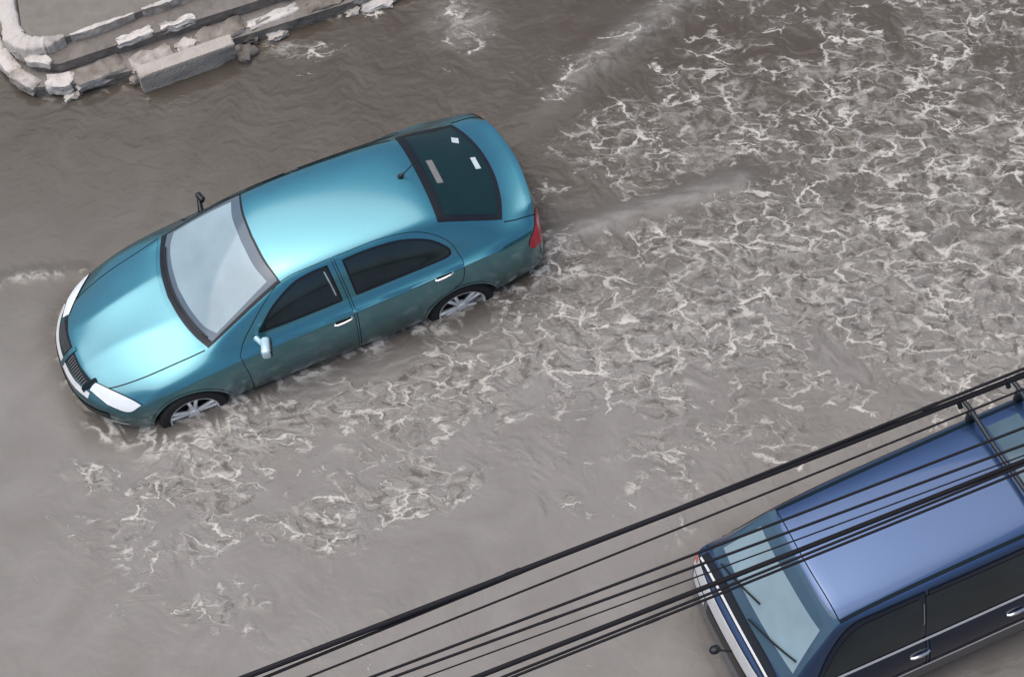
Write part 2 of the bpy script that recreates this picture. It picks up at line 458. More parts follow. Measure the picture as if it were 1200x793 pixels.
# ------------------------------------------------------------------ teal liftback car
def build_sedan():
    car = empty('car', (0, 0, 0), 'teal liftback car standing wheel-deep in the brown floodwater', 'car')
    def fx(y): return 0.43 * (abs(y) / 0.80) ** 3
    ys = [0.80, 0.72, 0.62, 0.43, 0.22, 0.0]
    st = []
    for z, dx in ((0.18, 0.06), (0.36, -0.03), (0.50, -0.06), (0.62, -0.03)):
        st.append([(fx(y) + dx + (0.0 if y > 0 else 0), y * (0.985 if z < 0.3 else 1), z) for y in ys])
    st.append([(fx(y) + 0.125 - (0.015 if y < 0.3 else 0), y * 0.965, 0.735 - 0.04 * (y / 0.8) ** 2 + (0.012 if y < 0.1 else 0)) for y in ys])
    st.append([(0.66, .770, .785), (0.62, .70, .800), (0.58, .61, .812), (0.50, .44, .836), (0.45, .20, .866), (0.44, 0, .852)])
    st.append([(0.98, .785, .860), (0.96, .715, .885), (0.93, .635, .895), (0.86, .48, .913), (0.80, .235, .944), (0.79, 0, .930)])
    st.append([(1.36, .770, .935), (1.27, .725, .955), (1.215, .675, .962), (1.165, .50, .975), (1.095, .25, .990), (1.075, 0, .990)])
    st.append([(1.66, .760, .960), (1.655, .715, 1.06), (1.66, .620, 1.195), (1.57, .47, 1.220), (1.51, .24, 1.238), (1.49, 0, 1.243)])
    st.append([(2.02, .755, .978), (2.03, .690, 1.16), (2.055, .565, 1.350), (2.01, .46, 1.400), (1.955, .24, 1.425), (1.94, 0, 1.432)])
    st.append([(2.45, .750, .990), (2.46, .680, 1.19), (2.47, .560, 1.385), (2.45, .455, 1.435), (2.43, .24, 1.463), (2.43, 0, 1.470)])
    st.append([(3.00, .750, 1.000), (3.01, .680, 1.19), (3.02, .555, 1.375), (3.00, .450, 1.425), (3.00, .24, 1.453), (3.00, 0, 1.460)])
    st.append([(3.42, .755, 1.010), (3.48, .680, 1.175), (3.53, .545, 1.330), (3.55, .445, 1.375), (3.56, .24, 1.405), (3.56, 0, 1.410)])
    st.append([(3.78, .755, 1.015), (3.84, .690, 1.105), (3.88, .585, 1.200), (3.90, .47, 1.235), (3.92, .24, 1.262), (3.93, 0, 1.270)])
    st.append([(4.06, .750, 1.010), (4.10, .700, 1.045), (4.13, .62, 1.075), (4.18, .49, 1.095), (4.245, .25, 1.115), (4.27, 0, 1.122)])
    st.append([(4.34, .745, .990), (4.40, .690, 1.025), (4.445, .61, 1.050), (4.495, .47, 1.075), (4.53, .24, 1.090), (4.555, 0, 1.095)])
    def rx(y): return 4.590 - 0.145 * (abs(y) / 0.78) ** 3.2
    yr = [0.79, 0.71, 0.62, 0.47, 0.24, 0.0]
    for z, dx in ((0.93, -0.03), (0.70, 0.0), (0.48, 0.02), (0.22, -0.07)):
        st.append([(rx(y) + dx, y, z) for y in yr])
    side = [
        [(0.68, .825, .735), (0.68, .860, .60), (0.68, .860, .40), (0.68, .80, .19)],
        [(0.98, .845, .805), (0.98, .878, .66), (0.98, .872, .42), (0.98, .82, .19)],
        [(1.38, .850, .865), (1.38, .884, .68), (1.38, .878, .42), (1.38, .83, .19)],
        [(1.68, .850, .888), (1.68, .886, .68), (1.68, .882, .42), (1.68, .83, .19)],
        [(2.05, .850, .908), (2.05, .886, .68), (2.05, .882, .42), (2.05, .83, .19)],
        [(2.46, .850, .925), (2.46, .886, .69), (2.46, .882, .42), (2.46, .83, .19)],
        [(3.00, .850, .945), (3.00, .886, .69), (3.00, .882, .42), (3.00, .83, .19)],
        [(3.44, .848, .960), (3.44, .884, .70), (3.44, .880, .43), (3.44, .83, .19)],
        [(3.80, .840, .970), (3.80, .878, .70), (3.80, .874, .44), (3.80, .82, .20)],
        [(4.08, .825, .968), (4.10, .862, .70), (4.10, .860, .46), (4.10, .81, .21)],
    ]
    base = 4
    def crease(a, b):
        if a[0] == 't' and b[0] == 't':
            if a[1] == b[1] and a[2] >= 2 and b[2] >= 2:
                if a[1] == 7: return 0.55          # windscreen base
                if a[1] == 9: return 0.25          # roof front edge
                if a[1] == 12: return 0.2
                if a[1] == 15: return 0.75         # boot lip
                if a[1] == 4: return 0.45          # bonnet front edge
            if a[2] == b[2] == 4 and 4 <= a[1] <= 7 and 4 <= b[1] <= 7: return 0.95   # bonnet ridge
            if a[2] == b[2] == 2 and 7 <= a[1] <= 9 and 7 <= b[1] <= 9: return 0.35
        if a[0] == 's' and b[0] == 's' and a[2] == b[2] == 1: return 1.0            # shoulder line
        if (a[0] == 's' or b[0] == 's') and a[2] == b[2] == 1 and a[1] != b[1]: return 0.8
        return 0.0
    shell = build_cage(st, side, crease, 3)
    skin = Skin(shell)
    arches = [(0.915, 0.315), (3.58, 0.32)]
    cut = []
    for (ax, az) in arches:
        for s in (-1, 1): cut.append(((ax, az), 0.375, s * 1.1, s * 0.60))
    bodym = carve(shell, cut)
    bodym.name = 'body'
    bodym.polygons.foreach_set('use_smooth', [True] * len(bodym.polygons))
    bodym.set_sharp_from_angle(angle=math.radians(38))
    bodym.materials.clear(); bodym.materials.append(M['teal']); bodym.materials.append(M['black'])
    for p in bodym.polygons:
        c = p.center; p.material_index = 0
        for (ax, az) in arches:
            dd = math.hypot(c.x - ax, c.z - az)
            if abs(c.y) < 0.86 and dd < 0.378 and (abs(c.y) < 0.62 or abs(dd - 0.375) < 0.006):
                p.material_index = 1
    link(bpy.data.objects.new('body', bodym), car)
    SIDE = (0, 1, 0); TOP = (0, 0, -1)
    def mir(s, pts): return [Vector((p[0], p[1] * s, p[2])) for p in pts]
    # wheel-arch lips and wheels
    for s in (-1, 1):
        for k, (ax, az) in enumerate(arches):
            arc = [(ax + 0.385 * math.cos(t), 0, az + 0.385 * math.sin(t)) for t in np.linspace(-0.1, math.pi + 0.1, 40)]
            skin.seam('arch_lip', arc, (0, -s, 0), 0.022, 0.004, M['teal'], car)
            wheel(car, ax, s * 0.765, 0.325, s, 0.328, phase=0.25 + 0.5 * k)
    # bonnet shut line and bonnet panel
    bl = [(0.165, -.42, 0), (0.30, -.52, 0), (0.60, -.60, 0), (1.00, -.645, 0), (1.20, -.665, 0)]
    back = [(1.20, -.665, 0), (1.12, -.47, 0), (1.065, -.25, 0), (1.045, 0, 0), (1.065, .25, 0), (1.12, .47, 0), (1.20, .665, 0)]
    fr = [(0.165, .42, 0), (0.115, .22, 0), (0.10, 0, 0), (0.115, -.22, 0), (0.165, -.42, 0)]
    ol = lines(bl, back, [Vector((p[0], -p[1], 0)) for p in bl[::-1]], fr)
    bon = skin.panel('bonnet', ol, TOP, 0.003, M['teal'], car, 0.018)
    skin.seam('bonnet_gap', dense(bl), TOP, 0.010, 0.004, M['gap'], bon)
    skin.seam('bonnet_gap', dense(flip(bl)), TOP, 0.010, 0.004, M['gap'], bon)
    # windscreen: dark seal, grey border, pale glass with painted sky reflection
    def screen(d, top):
        b = [(1.075 + d, 0, 0), (1.10 + d, .25, 0), (1.155 + d, .47, 0), (1.235 + d, .665 - d * .55, 0)]
        t = [(2.035 - top, .535 - d * .5, 0), (1.985 - top, .28, 0), (1.97 - top, 0, 0)]
        h = [b, [b[-1], (1.62, .60 - d * .5, 0), t[0]], t]
        o = []
        full = lines(b, [b[-1], (1.63, .605 - d * .5, 0), t[0]], t, flip(t[::-1]), flip([t[0], (1.63, .605 - d * .5, 0), b[-1]]), flip(b[::-1]))
        return full
    ws = skin.panel('windscreen', screen(0.0, 0.0), TOP, 0.003, M['black'], car, 0.02)
    skin.panel('screen_border', screen(0.055, 0.02), TOP, 0.005, M['band'], ws, 0.02)
    skin.panel('screen_glass', screen(0.12, 0.11), TOP, 0.007, M['screen'], ws, 0.02)
    for y0, y1 in ((-.58, .02), (-.02, .50)):
        p = []
        for t in np.linspace(0, 1, 8):
            y = y0 + (y1 - y0) * t
            h, n = skin.hit(Vector((1.145 + 0.13 * (abs(y) / .6) ** 2, y, 4)), Vector((0, 0, -1)))
            p.append(h + n * 0.018)
        bm = bmesh.new(); tube_bm(bm, p, 0.008, 6); bm_obj('wiper', bm, M['black'], ws)
    # rear window
    rwb = [(4.145, .60, 0), (4.215, .42, 0), (4.265, .2, 0), (4.28, 0, 0)]
    rwt = [(3.575, 0, 0), (3.57, .28, 0), (3.555, .525, 0)]
    side_r = [(3.555, .525, 0), (3.85, .565, 0), (4.145, .60, 0)]
    out = lines(rwt, side_r, rwb, flip(rwb[::-1]), flip(side_r[::-1]), flip(rwt[::-1]))
    rw = skin.panel('rear_window', out, TOP, 0.004, M['black'], car, 0.02)
    rwb2 = [(4.115, .545, 0), (4.18, .38, 0), (4.225, .2, 0), (4.24, 0, 0)]
    rwt2 = [(3.655, 0, 0), (3.65, .28, 0), (3.64, .48, 0)]
    sd2 = [(3.64, .48, 0), (3.88, .515, 0), (4.115, .545, 0)]
    skin.panel('glass_pane', lines(rwt2, sd2, rwb2, flip(rwb2[::-1]), flip(sd2[::-1]), flip(rwt2[::-1])), TOP, 0.006, M['rearglass'], rw, 0.02)
    quad = lambda a, b, c, d: lines([a, b], [b, c], [c, d], [d, a])
    skin.panel('brake_light', quad((3.705, -.15, 0), (3.765, -.15, 0), (3.765, .13, 0), (3.705, .13, 0)), TOP, 0.009, M['shelf'], rw)
    skin.panel('sticker', quad((4.125, -.045, 0), (4.175, -.045, 0), (4.175, .10, 0), (4.125, .10, 0)), TOP, 0.009, M['white'], rw)
    skin.panel('sticker', quad((4.04, .33, 0), (4.10, .30, 0), (4.12, .375, 0), (4.06, .40, 0)), TOP, 0.009, M['white'], rw)
    # tailgate seams
    tg = skin.seam('tailgate_gap', dense([(4.15, -.625, 0), (4.28, -.635, 0), (4.42, -.625, 0), (4.52, -.585, 0)]), TOP, 0.010, 0.003, M['gap'], car)
    skin.seam('tailgate_gap', dense(flip([(4.15, -.625, 0), (4.28, -.635, 0), (4.42, -.625, 0), (4.52, -.585, 0)])), TOP, 0.010, 0.003, M['gap'], car)
    # roof seams, antenna
    for s in (-1, 1):
        skin.seam('roof_strip', dense([(2.10, .535 * s, 0), (2.5, .532 * s, 0), (3.0, .525 * s, 0), (3.5, .50 * s, 0)]), TOP, 0.012, 0.003, M['gap'] if s > 0 else M['teal'], car)
    h, n = skin.hit(Vector((3.42, .02, 4)), Vector((0, 0, -1)))
    bm = bmesh.new(); tube_bm(bm, [h, h + Vector((0.01, 0, 0.02)), h + Vector((0.04, 0, 0.03))], [0.03, 0.02, 0.01], 10)
    tube_bm(bm, [h + Vector((0.02, 0, .02)), h + Vector((.22, .02, .16))], 0.006, 6); bm_obj('antenna', bm, M['black'], car)
    # doors, side windows, handles
    for s in (-1, 1):
        d = (0, -s, 0)
        sh = lambda ch: [(p[0], 0, p[1]) for p in ch]
        fd = lines(sh([(1.50, .24), (1.50, .60), (1.47, .90)]), sh([(1.47, .90), (1.60, 1.04), (1.86, 1.26), (2.10, 1.365), (2.52, 1.395)]),
                   sh([(2.52, 1.395), (2.56, .95), (2.55, .60), (2.53, .24)]), sh([(2.53, .24), (1.50, .24)]))
        rd = lines(sh([(2.555, .24), (2.575, .60), (2.585, .95), (2.545, 1.395)]), sh([(2.545, 1.395), (3.00, 1.385), (3.35, 1.325), (3.58, 1.18), (3.66, 1.00)]),
                   sh([(3.66, 1.00), (3.62, .80), (3.52, .715)]), sh([(3.52, .715), (3.34, .64), (3.22, .50), (3.18, .24)]), sh([(3.18, .24), (2.555, .24)]))
        fw = lines(sh([(1.70, 1.022), (1.90, 1.20), (2.12, 1.315), (2.30, 1.350), (2.465, 1.358)]), sh([(2.465, 1.358), (2.50, 1.035)]), sh([(2.50, 1.035), (2.1, 1.028), (1.70, 1.022)]))
        rw_ = lines(sh([(2.62, 1.358), (2.90, 1.355), (3.18, 1.322), (3.42, 1.24), (3.56, 1.125), (3.57, 1.07)]), sh([(3.57, 1.07), (3.48, 1.055), (3.0, 1.045), (2.645, 1.038)]), sh([(2.645, 1.038), (2.62, 1.358)]))
        for o_, w_, hx in ((fd, fw, 2.36), (rd, rw_, 3.36)):
            dr = skin.panel('door', o_, d, 0.003, M['teal'], car, 0.02)
            skin.seam('door_seal', o_, d, 0.006, 0.0045, M['gap'], dr, True)
            skin.panel('window', w_, d, 0.006, M['sideglass'], dr, 0.02)
            skin.seam('window_trim', w_, d, 0.020, 0.008, M['black'], dr, True)
            hz = (0.86 if s < 0 else .74) + 0.07 * (hx - 2.3)
            p, n = skin.hit(Vector((hx, s * 3, hz)), Vector(d))
            p2, n2 = skin.hit(Vector((hx + .18, s * 3, hz + .015)), Vector(d))
            bm = bmesh.new()
            tube_bm(bm, [p + n * .006, p.lerp(p2, .15) + n * .018, p.lerp(p2, .5) + n * .022, p.lerp(p2, .85) + n * .018, p2 + n * .006], [.009, .012, .013, .012, .009], 8)
            bm_obj('handle', bm, M['chrome'] if s < 0 else M['teal'], dr)  # near side: chrome stands for highlights on body-coloured handles
            bm = bmesh.new()
            box_bm(bm, p.lerp(p2, .5) + n * .003, (.15, .006, .05), None, 0.002); bm_obj('handle_recess', bm, M['gap'], dr)
        # window frame highlight drawn as a pale strip
        skin.seam('pillar_strip', dense([(2.425, 0, 1.33), (2.45, 0, 1.19), (2.46, 0, 1.10)], .02), d, 0.013, 0.009, M['reflector'], car)
        # door mirror
        bm = bmesh.new()
        yy, sc_ = (s * .935, 1.0) if s < 0 else (s * .865, .55)
        box_bm(bm, (1.70, yy, 1.06), (.085 * sc_, .19 * sc_, .115 * sc_), Matrix.Rotation(s * 0.30, 3, 'Z') @ Matrix.Rotation(s * .12, 3, 'X'), .032 * sc_, 4)
        tube_bm(bm, [Vector((1.66, s * .76, .99)), Vector((1.69, s * .88, 1.03))], [.028, .022], 8)
        mo = bm_obj('side_mirror', bm, M['mirror_glass'] if s < 0 else M['black'], car, True, 50)
        bm = bmesh.new()
        box_bm(bm, (1.70 + .045 * sc_, yy + s * .012, 1.06), (.012, .15 * sc_, .085 * sc_), Matrix.Rotation(s * 0.30, 3, 'Z'), .004, 2)
        bm_obj('mirror_face', bm, M['black'], mo)
        # rear quarter lamp
        tl = mir(s, [(4.50, .58, .985), (4.45, .68, .975), (4.38, .78, .93), (4.33, .81, .84), (4.37, .81, .75), (4.47, .74, .72), (4.55, .58, .75), (4.56, .50, .88)])
        t_ = skin.panel('tail_light', lines(catmull(tl, 5, True) + [tl[0]] if False else tl + [tl[0]]), (-.72, -.69 * s, -.1), 0.006, M['red'], car, 0.02)
        tl2 = mir(s, [(4.50, .60, .965), (4.45, .69, .955), (4.45, .71, .88), (4.52, .61, .89)])
        skin.panel('lamp_lens', lines(tl2 + [tl2[0]]), (-.72, -.69 * s, -.1), 0.009, M['redpale'], t_, 0.02)
        # headlight
        hl = mir(s, [(0.125, .415, .66), (0.185, .395, .73), (0.30, .55, .735), (0.41, .70, .735), (0.475, .795, .715), (0.34, .77, .65), (0.22, .62, .635)])
        hp = [[hl[0], hl[1]], hl[1:5], hl[4:7], [hl[6], hl[0]]]
        hd = skin.panel('headlight', lines(*hp), (.62, -.25 * s, -.75), 0.006, M['lamp'], car, 0.015)
        skin.seam('headlight_seal', lines(*hp), (.62, -.25 * s, -.75), 0.008, 0.007, M['gap'], hd, True)
        # lower bumper strip
        skin.seam('bumper_strip', mir(s, dense([(0.10, .50, .43), (0.20, .64, .43), (0.33, .76, .43)])), (.8, -.5 * s, -.3), 0.022, 0.006, M['alloy'], car)
    # grille with chrome surround and centre badge
    FR = (.70, 0, -.71)
    g = lines([(0.165, -.385, .725), (0.12, -.2, .735), (.11, 0, .74), (0.12, .2, .735), (.165, .385, .725)], [(.165, .385, .725), (.095, .355, .645)],
              [(.095, .355, .645), (.045, .18, .645), (.03, 0, .64), (.045, -.18, .645), (.095, -.355, .645)], [(.095, -.355, .645), (.165, -.385, .725)])
    gr = skin.panel('grille', g, FR, 0.006, M['black'], car, 0.015)
    for k in range(-12, 13):
        y = k * 0.028
        if abs(y) > 0.03:
            skin.seam('grille_slat', dense([(.105, y, .725), (.045, y, .655)]), FR, 0.007, 0.011, M['shelf'], gr)
    skin.seam('grille_divider', dense([(.13, 0, .76), (-.03, 0, .57)]), FR, 0.05, 0.012, M['teal'], gr)
    skin.seam('grille_end', dense([(0.19, -.385, .755), (.07, -.375, .63)]), FR, 0.045, 0.013, M['gap'], gr)
    skin.seam('bumper_edge', dense([(0.125, -.45, .60), (.03, -.25, .60), (.0, 0, .60), (.03, .25, .60), (0.125, .45, .60), (.21, .58, .62)]), (.7, 0, -.71), 0.06, 0.005, M['alloy'], car)  # silver band painted for the reflection on the bumper top
    skin.seam('bumper_intake', dense([(0.20, -.66, .50), (0.10, -.50, .47), (0, -.25, .45), (-.02, 0, .45), (0, .25, .45), (0.10, .50, .47)]), (.9, 0, -.3), 0.10, 0.004, M['black'], car)
    return car

# ------------------------------------------------------------------ navy cab-forward van
def build_van():
    van = empty('van', (4.20, -5.03, 0), 'navy blue van with roof rack partly cut off by the frame below the overhead cables', 'van')
    ys = [0.78, 0.74, 0.66, 0.45, 0.22, 0.0]
    def fx(y): return 0.10 * (abs(y) / 0.8) ** 4
    st = []
    for z, dx in ((0.25, 0.02), (0.45, 0.0), (0.65, 0.0), (0.80, 0.0)):
        st.append([(fx(y) + dx, y * 1.02, z) for y in ys])
    st.append([(fx(y) + 0.035, y * .985, 0.965 + (0.0 if y > .7 else 0.01)) for y in ys])
    # cowl (windscreen base), windscreen mid, roof front edge, roof rows, rear
    st.append([(0.24, .755, 1.035), (0.22, .725, 1.06), (0.20, .68, 1.07), (0.17, .45, 1.08), (0.16, .22, 1.08), (0.16, 0, 1.08)])
    st.append([(0.42, .750, 1.05), (0.42, .70, 1.22), (0.40, .605, 1.40), (0.385, .43, 1.41), (0.375, .22, 1.415), (0.375, 0, 1.415)])
    st.append([(0.66, .745, 1.06), (0.66, .675, 1.38), (0.64, .555, 1.665), (0.605, .45, 1.715), (0.595, .22, 1.74), (0.595, 0, 1.745)])
    for x, h in ((1.2, 1.80), (2.2, 1.83), (3.2, 1.83)):
        st.append([(x, .745, 1.06), (x, .69, 1.38), (x, .575, h - .085), (x, .46, h - .025), (x, .23, h), (x, 0, h + .005)])
    st.append([(4.05, .74, 1.06), (4.0, .68, 1.38), (3.95, .56, 1.72), (3.95, .45, 1.78), (3.95, .22, 1.80), (3.95, 0, 1.80)])
    st.append([(4.16, .735, 1.05), (4.17, .67, 1.2), (4.17, .55, 1.3), (4.18, .45, 1.32), (4.19, .22, 1.33), (4.2, 0, 1.33)])
    for z, dx in ((0.85, 0.02), (0.65, 0.03), (0.45, 0.03), (0.25, 0.0)):
        st.append([(4.2 + dx - fx(y), y * 1.02, z) for y in ys])
    sd = []
    for x in (0.24, 0.42, 0.66, 1.2, 2.2, 3.2, 4.05):
        sd.append([(x, .815, .90), (x, .835, .70), (x, .83, .48), (x, .79, .25)])
    def crease(a, b):
        if a[0] == 't' and b[0] == 't':
            if a[1] == b[1] and a[1] in (5, 7) and a[2] >= 2 and b[2] >= 2: return 0.7
            if a[1] == b[1] and a[1] == 4: return 0.6
            if a[2] == b[2] == 2 and 5 <= a[1] <= 11 and 5 <= b[1] <= 11: return 0.5
            if a[2] == b[2] == 0 and 4 <= a[1] <= 12 and 4 <= b[1] <= 12: return 0.5
        return 0.0
    shell = build_cage(st, sd, crease, 3)
    skin = Skin(shell)
    arches = [(0.75, 0.31), (3.15, 0.31)]
    bodym = carve(shell, [((ax, az), 0.37, s * 1.1, s * 0.55) for ax, az in arches for s in (-1, 1)])
    bodym.polygons.foreach_set('use_smooth', [True] * len(bodym.polygons))
    bodym.set_sharp_from_angle(angle=math.radians(38))
    bodym.materials.clear(); bodym.materials.append(M['navy'])
    bodym.name = 'body'
    link(bpy.data.objects.new('body', bodym), van)
    for ax, az in arches:
        for s in (-1, 1): wheel(van, ax, s * .70, 0.31, s, r=0.31)
    TOP = (0, 0, -1); WS = (.80, 0, -.6)
    # windscreen
    def scr(b, t, yb, yt):
        x0, x1 = 0.16 + b, 0.60 - t
        z0 = 1.08 + b * 1.5; z1 = 1.74 - t * 1.5
        return lines([(x0 + .02, -yb, z0), (x0, 0, z0), (x0 + .02, yb, z0)], [(x0 + .02, yb, z0), (x1, yt, z1)], [(x1, yt, z1), (x1, 0, z1), (x1, -yt, z1)], [(x1, -yt, z1), (x0 + .02, -yb, z0)])
    ws = skin.panel('windscreen', scr(0.005, 0.005, .665, .535), WS, 0.004, M['vanband'], van, 0.02)
    skin.panel('screen_glass', scr(0.075, 0.10, .60, .49), WS, 0.007, M['vanscreen'], ws, 0.02)
    # black cowl strip with wipers
    cw = skin.panel('cowl', lines([(0.075, -.70, 0), (0.165, -.68, 0)], [(0.165, -.68, 0), (0.165, .68, 0)], [(0.165, .68, 0), (0.075, .70, 0)], [(0.075, .70, 0), (0.075, -.70, 0)]), TOP, 0.004, M['black'], van, 0.02)
    skin.seam('cowl_trim', dense([(0.105, -.68, 0), (0.095, 0, 0), (0.105, .68, 0)]), TOP, 0.022, 0.010, M['whitepaint'], cw)
    for y0, y1 in ((-.55, -.02), (.0, .50)):
        p = []
        for t in np.linspace(0, 1, 6):
            y = y0 + (y1 - y0) * t
            h, n = skin.hit(Vector((-3, y, 1.12 + .16 * (1 - t))), Vector((1, 0, 0)))
            p.append(h + n * .022)
        bm = bmesh.new(); tube_bm(bm, p, 0.009, 6); bm_obj('wiper', bm, M['black'], ws)
    # white front garnish and lamps
    FRD = (.9, 0, -.43)
    ga = skin.panel('front_garnish', lines([(0.05, -.73, .975), (0.0, 0, .985), (.05, .73, .975)], [(.05, .73, .975), (.06, .735, .80)], [(.06, .735, .80), (0, 0, .80), (.06, -.735, .80)], [(.06, -.735, .80), (.05, -.73, .975)]), FRD, 0.006, M['whitepaint'], van, 0.02)
    for s in (-1, 1):
        hl = [(0.02, .40 * s, .78), (0.03, .68 * s, .78), (0.03, .69 * s, .62), (0.02, .42 * s, .62)]
        skin.panel('headlight', lines([hl[0], hl[1]], [hl[1], hl[2]], [hl[2], hl[3]], [hl[3], hl[0]]), (1, 0, 0), 0.006, M['lamp'], van, 0.02)
        il = [(0.03, .70 * s, .96), (0.07, .755 * s, .96), (0.07, .76 * s, .89), (0.03, .70 * s, .89)]
        skin.panel('indicator', lines([il[0], il[1]], [il[1], il[2]], [il[2], il[3]], [il[3], il[0]]), (.9, -.3 * s, -.2), 0.010, M['orange'], van, 0.015)
    skin.panel('grille', lines([(0, -.36, .78), (0, .36, .78)], [(0, .36, .78), (0, .36, .60)], [(0, .36, .60), (0, -.36, .60)], [(0, -.36, .60), (0, -.36, .78)]), (1, 0, 0), 0.006, M['black'], van, 0.02)
    # seam between windscreen header and roof panel; gutters
    skin.seam('roof_seam', dense([(0.66, -.52, 0), (0.64, 0, 0), (0.66, .52, 0)]), TOP, 0.010, 0.004, M['gap'], van)
    for s in (-1, 1):
        gp = dense([(0.66, .528 * s, 0), (1.0, .522 * s, 0), (1.8, .522 * s, 0), (2.4, .525 * s, 0), (3.8, .525 * s, 0)])
        skin.seam('roof_gutter', gp, TOP, 0.032, 0.004, M['gap'], van)
    # side windows, doors
    for s in (-1, 1):
        d = (0, -s, 0)
        sh = lambda ch: [(p[0], 0, p[1]) for p in ch]
        fd = lines(sh([(0.40, .30), (0.36, 1.0)]), sh([(0.36, 1.0), (0.42, 1.16), (0.55, 1.42), (0.74, 1.625), (1.0, 1.665), (1.38, 1.68)]), sh([(1.38, 1.68), (1.40, .30)]), sh([(1.40, .30), (0.40, .30)]))
        sd_ = lines(sh([(1.43, .30), (1.41, 1.68)]), sh([(1.41, 1.68), (2.55, 1.695)]), sh([(2.55, 1.695), (2.57, .30)]), sh([(2.57, .30), (1.43, .30)]))
        fw = lines(sh([(0.44, 1.115), (0.52, 1.27), (0.64, 1.46), (0.80, 1.58), (1.05, 1.615), (1.33, 1.625)]), sh([(1.33, 1.625), (1.34, 1.115)]), sh([(1.34, 1.115), (0.44, 1.115)]))
        sw = lines(sh([(1.385, 1.627), (2.50, 1.64)]), sh([(2.50, 1.64), (2.51, 1.115)]), sh([(2.51, 1.115), (1.385, 1.115)]), sh([(1.385, 1.115), (1.385, 1.627)]))
        for o_, w_, hx in ((fd, fw, 1.24), (sd_, sw, 2.13)):
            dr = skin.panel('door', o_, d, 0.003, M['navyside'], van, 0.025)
            skin.seam('door_seal', o_, d, 0.010, 0.0045, M['gap'], dr, True)
            skin.panel('window', w_, d, 0.006, M['vanglass'], dr, 0.025)
            p, n = skin.hit(Vector((hx, s * 3, .93)), Vector(d)); p2, n2 = skin.hit(Vector((hx + .17, s * 3, .93)), Vector(d))
            bm = bmesh.new(); tube_bm(bm, [p + n * .006, p.lerp(p2, .15) + n * .016, p.lerp(p2, .5) + n * .020, p.lerp(p2, .85) + n * .016, p2 + n * .006], [.014, .018, .019, .018, .014], 8)
            bm_obj('handle', bm, M['chrome'], dr)
        skin.panel('lower_panel', lines(sh([(0.98, .715), (4.1, .715)]), sh([(4.1, .715), (4.1, .27)]), sh([(4.1, .27), (1.05, .27)]), sh([(1.05, .27), (1.12, .45), (0.98, .715)])), d, 0.007, M['lower'], van, 0.03)  # panel carrying the painted water reflection
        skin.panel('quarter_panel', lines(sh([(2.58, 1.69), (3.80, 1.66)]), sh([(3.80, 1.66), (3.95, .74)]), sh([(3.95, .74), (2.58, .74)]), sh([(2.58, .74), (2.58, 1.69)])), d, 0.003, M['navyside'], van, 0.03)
        rwq = lines(sh([(2.60, 1.64), (3.75, 1.62)]), sh([(3.75, 1.62), (3.85, 1.115)]), sh([(3.85, 1.115), (2.60, 1.115)]), sh([(2.60, 1.115), (2.60, 1.64)]))
        skin.panel('window', rwq, d, 0.006, M['vanglass'], van, 0.03)
        skin.seam('pillar_strip', dense([(1.362, 0, 1.56), (1.362, 0, 1.40), (1.362, 0, 1.30)], .02), d, 0.012, 0.009, M['shelf'], van)
        skin.seam('belt_trim', dense([(0.40, 0, 1.09), (1.3, 0, 1.085), (2.6, 0, 1.085), (4.0, 0, 1.085)]), d, 0.036, 0.012, M['alloy'], van)
        skin.seam('side_moulding', dense([(1.02, 0, .73), (1.8, 0, .73), (2.9, 0, .73)]), d, 0.030, 0.014, M['alloy'], van)
    # glass roof panel and two rack bars that reach over the far gutter
    skin.panel('roof_panel', lines([(2.50, -.42, 0), (2.50, .42, 0)], [(2.50, .42, 0), (2.80, .42, 0)], [(2.80, .42, 0), (2.80, -.42, 0)], [(2.80, -.42, 0), (2.50, -.42, 0)]), TOP, 0.005, M['roofglass'], van, 0.03)
    rk = None
    for k, x in enumerate((2.43, 2.88)):
        bm = bmesh.new()
        tube_bm(bm, [(x - .02, .66, 1.80), (x - .03, .70, 1.86), (x - .01, .68, 1.90), (x, .60, 1.905), (x, .3, 1.90), (x + .02, -.3, 1.90), (x + .02, -.60, 1.905), (x + .01, -.66, 1.88), (x, -.66, 1.78), (x, -.60, 1.74)], 0.022, 8)
        for y in (.55, -.55):
            box_bm(bm, (x, y, 1.83), (.06, .05, .15), None, .008)
        bm_obj('roof_bar', bm, M['rack'], van)
    # nose mirror on its stalk
    bm = bmesh.new()
    tube_bm(bm, [(0.02, -.10, .78), (-.09, -.06, .82)], .010, 6)
    bmesh.ops.create_uvsphere(bm, u_segments=14, v_segments=10, radius=1, matrix=Matrix.Translation((-.13, -.04, .83)) @ Matrix.Diagonal((.05, .04, .03, 1)))
    bm_obj('nose_mirror', bm, M['black'], van)
    return van

sedan = build_sedan()
van = build_van()

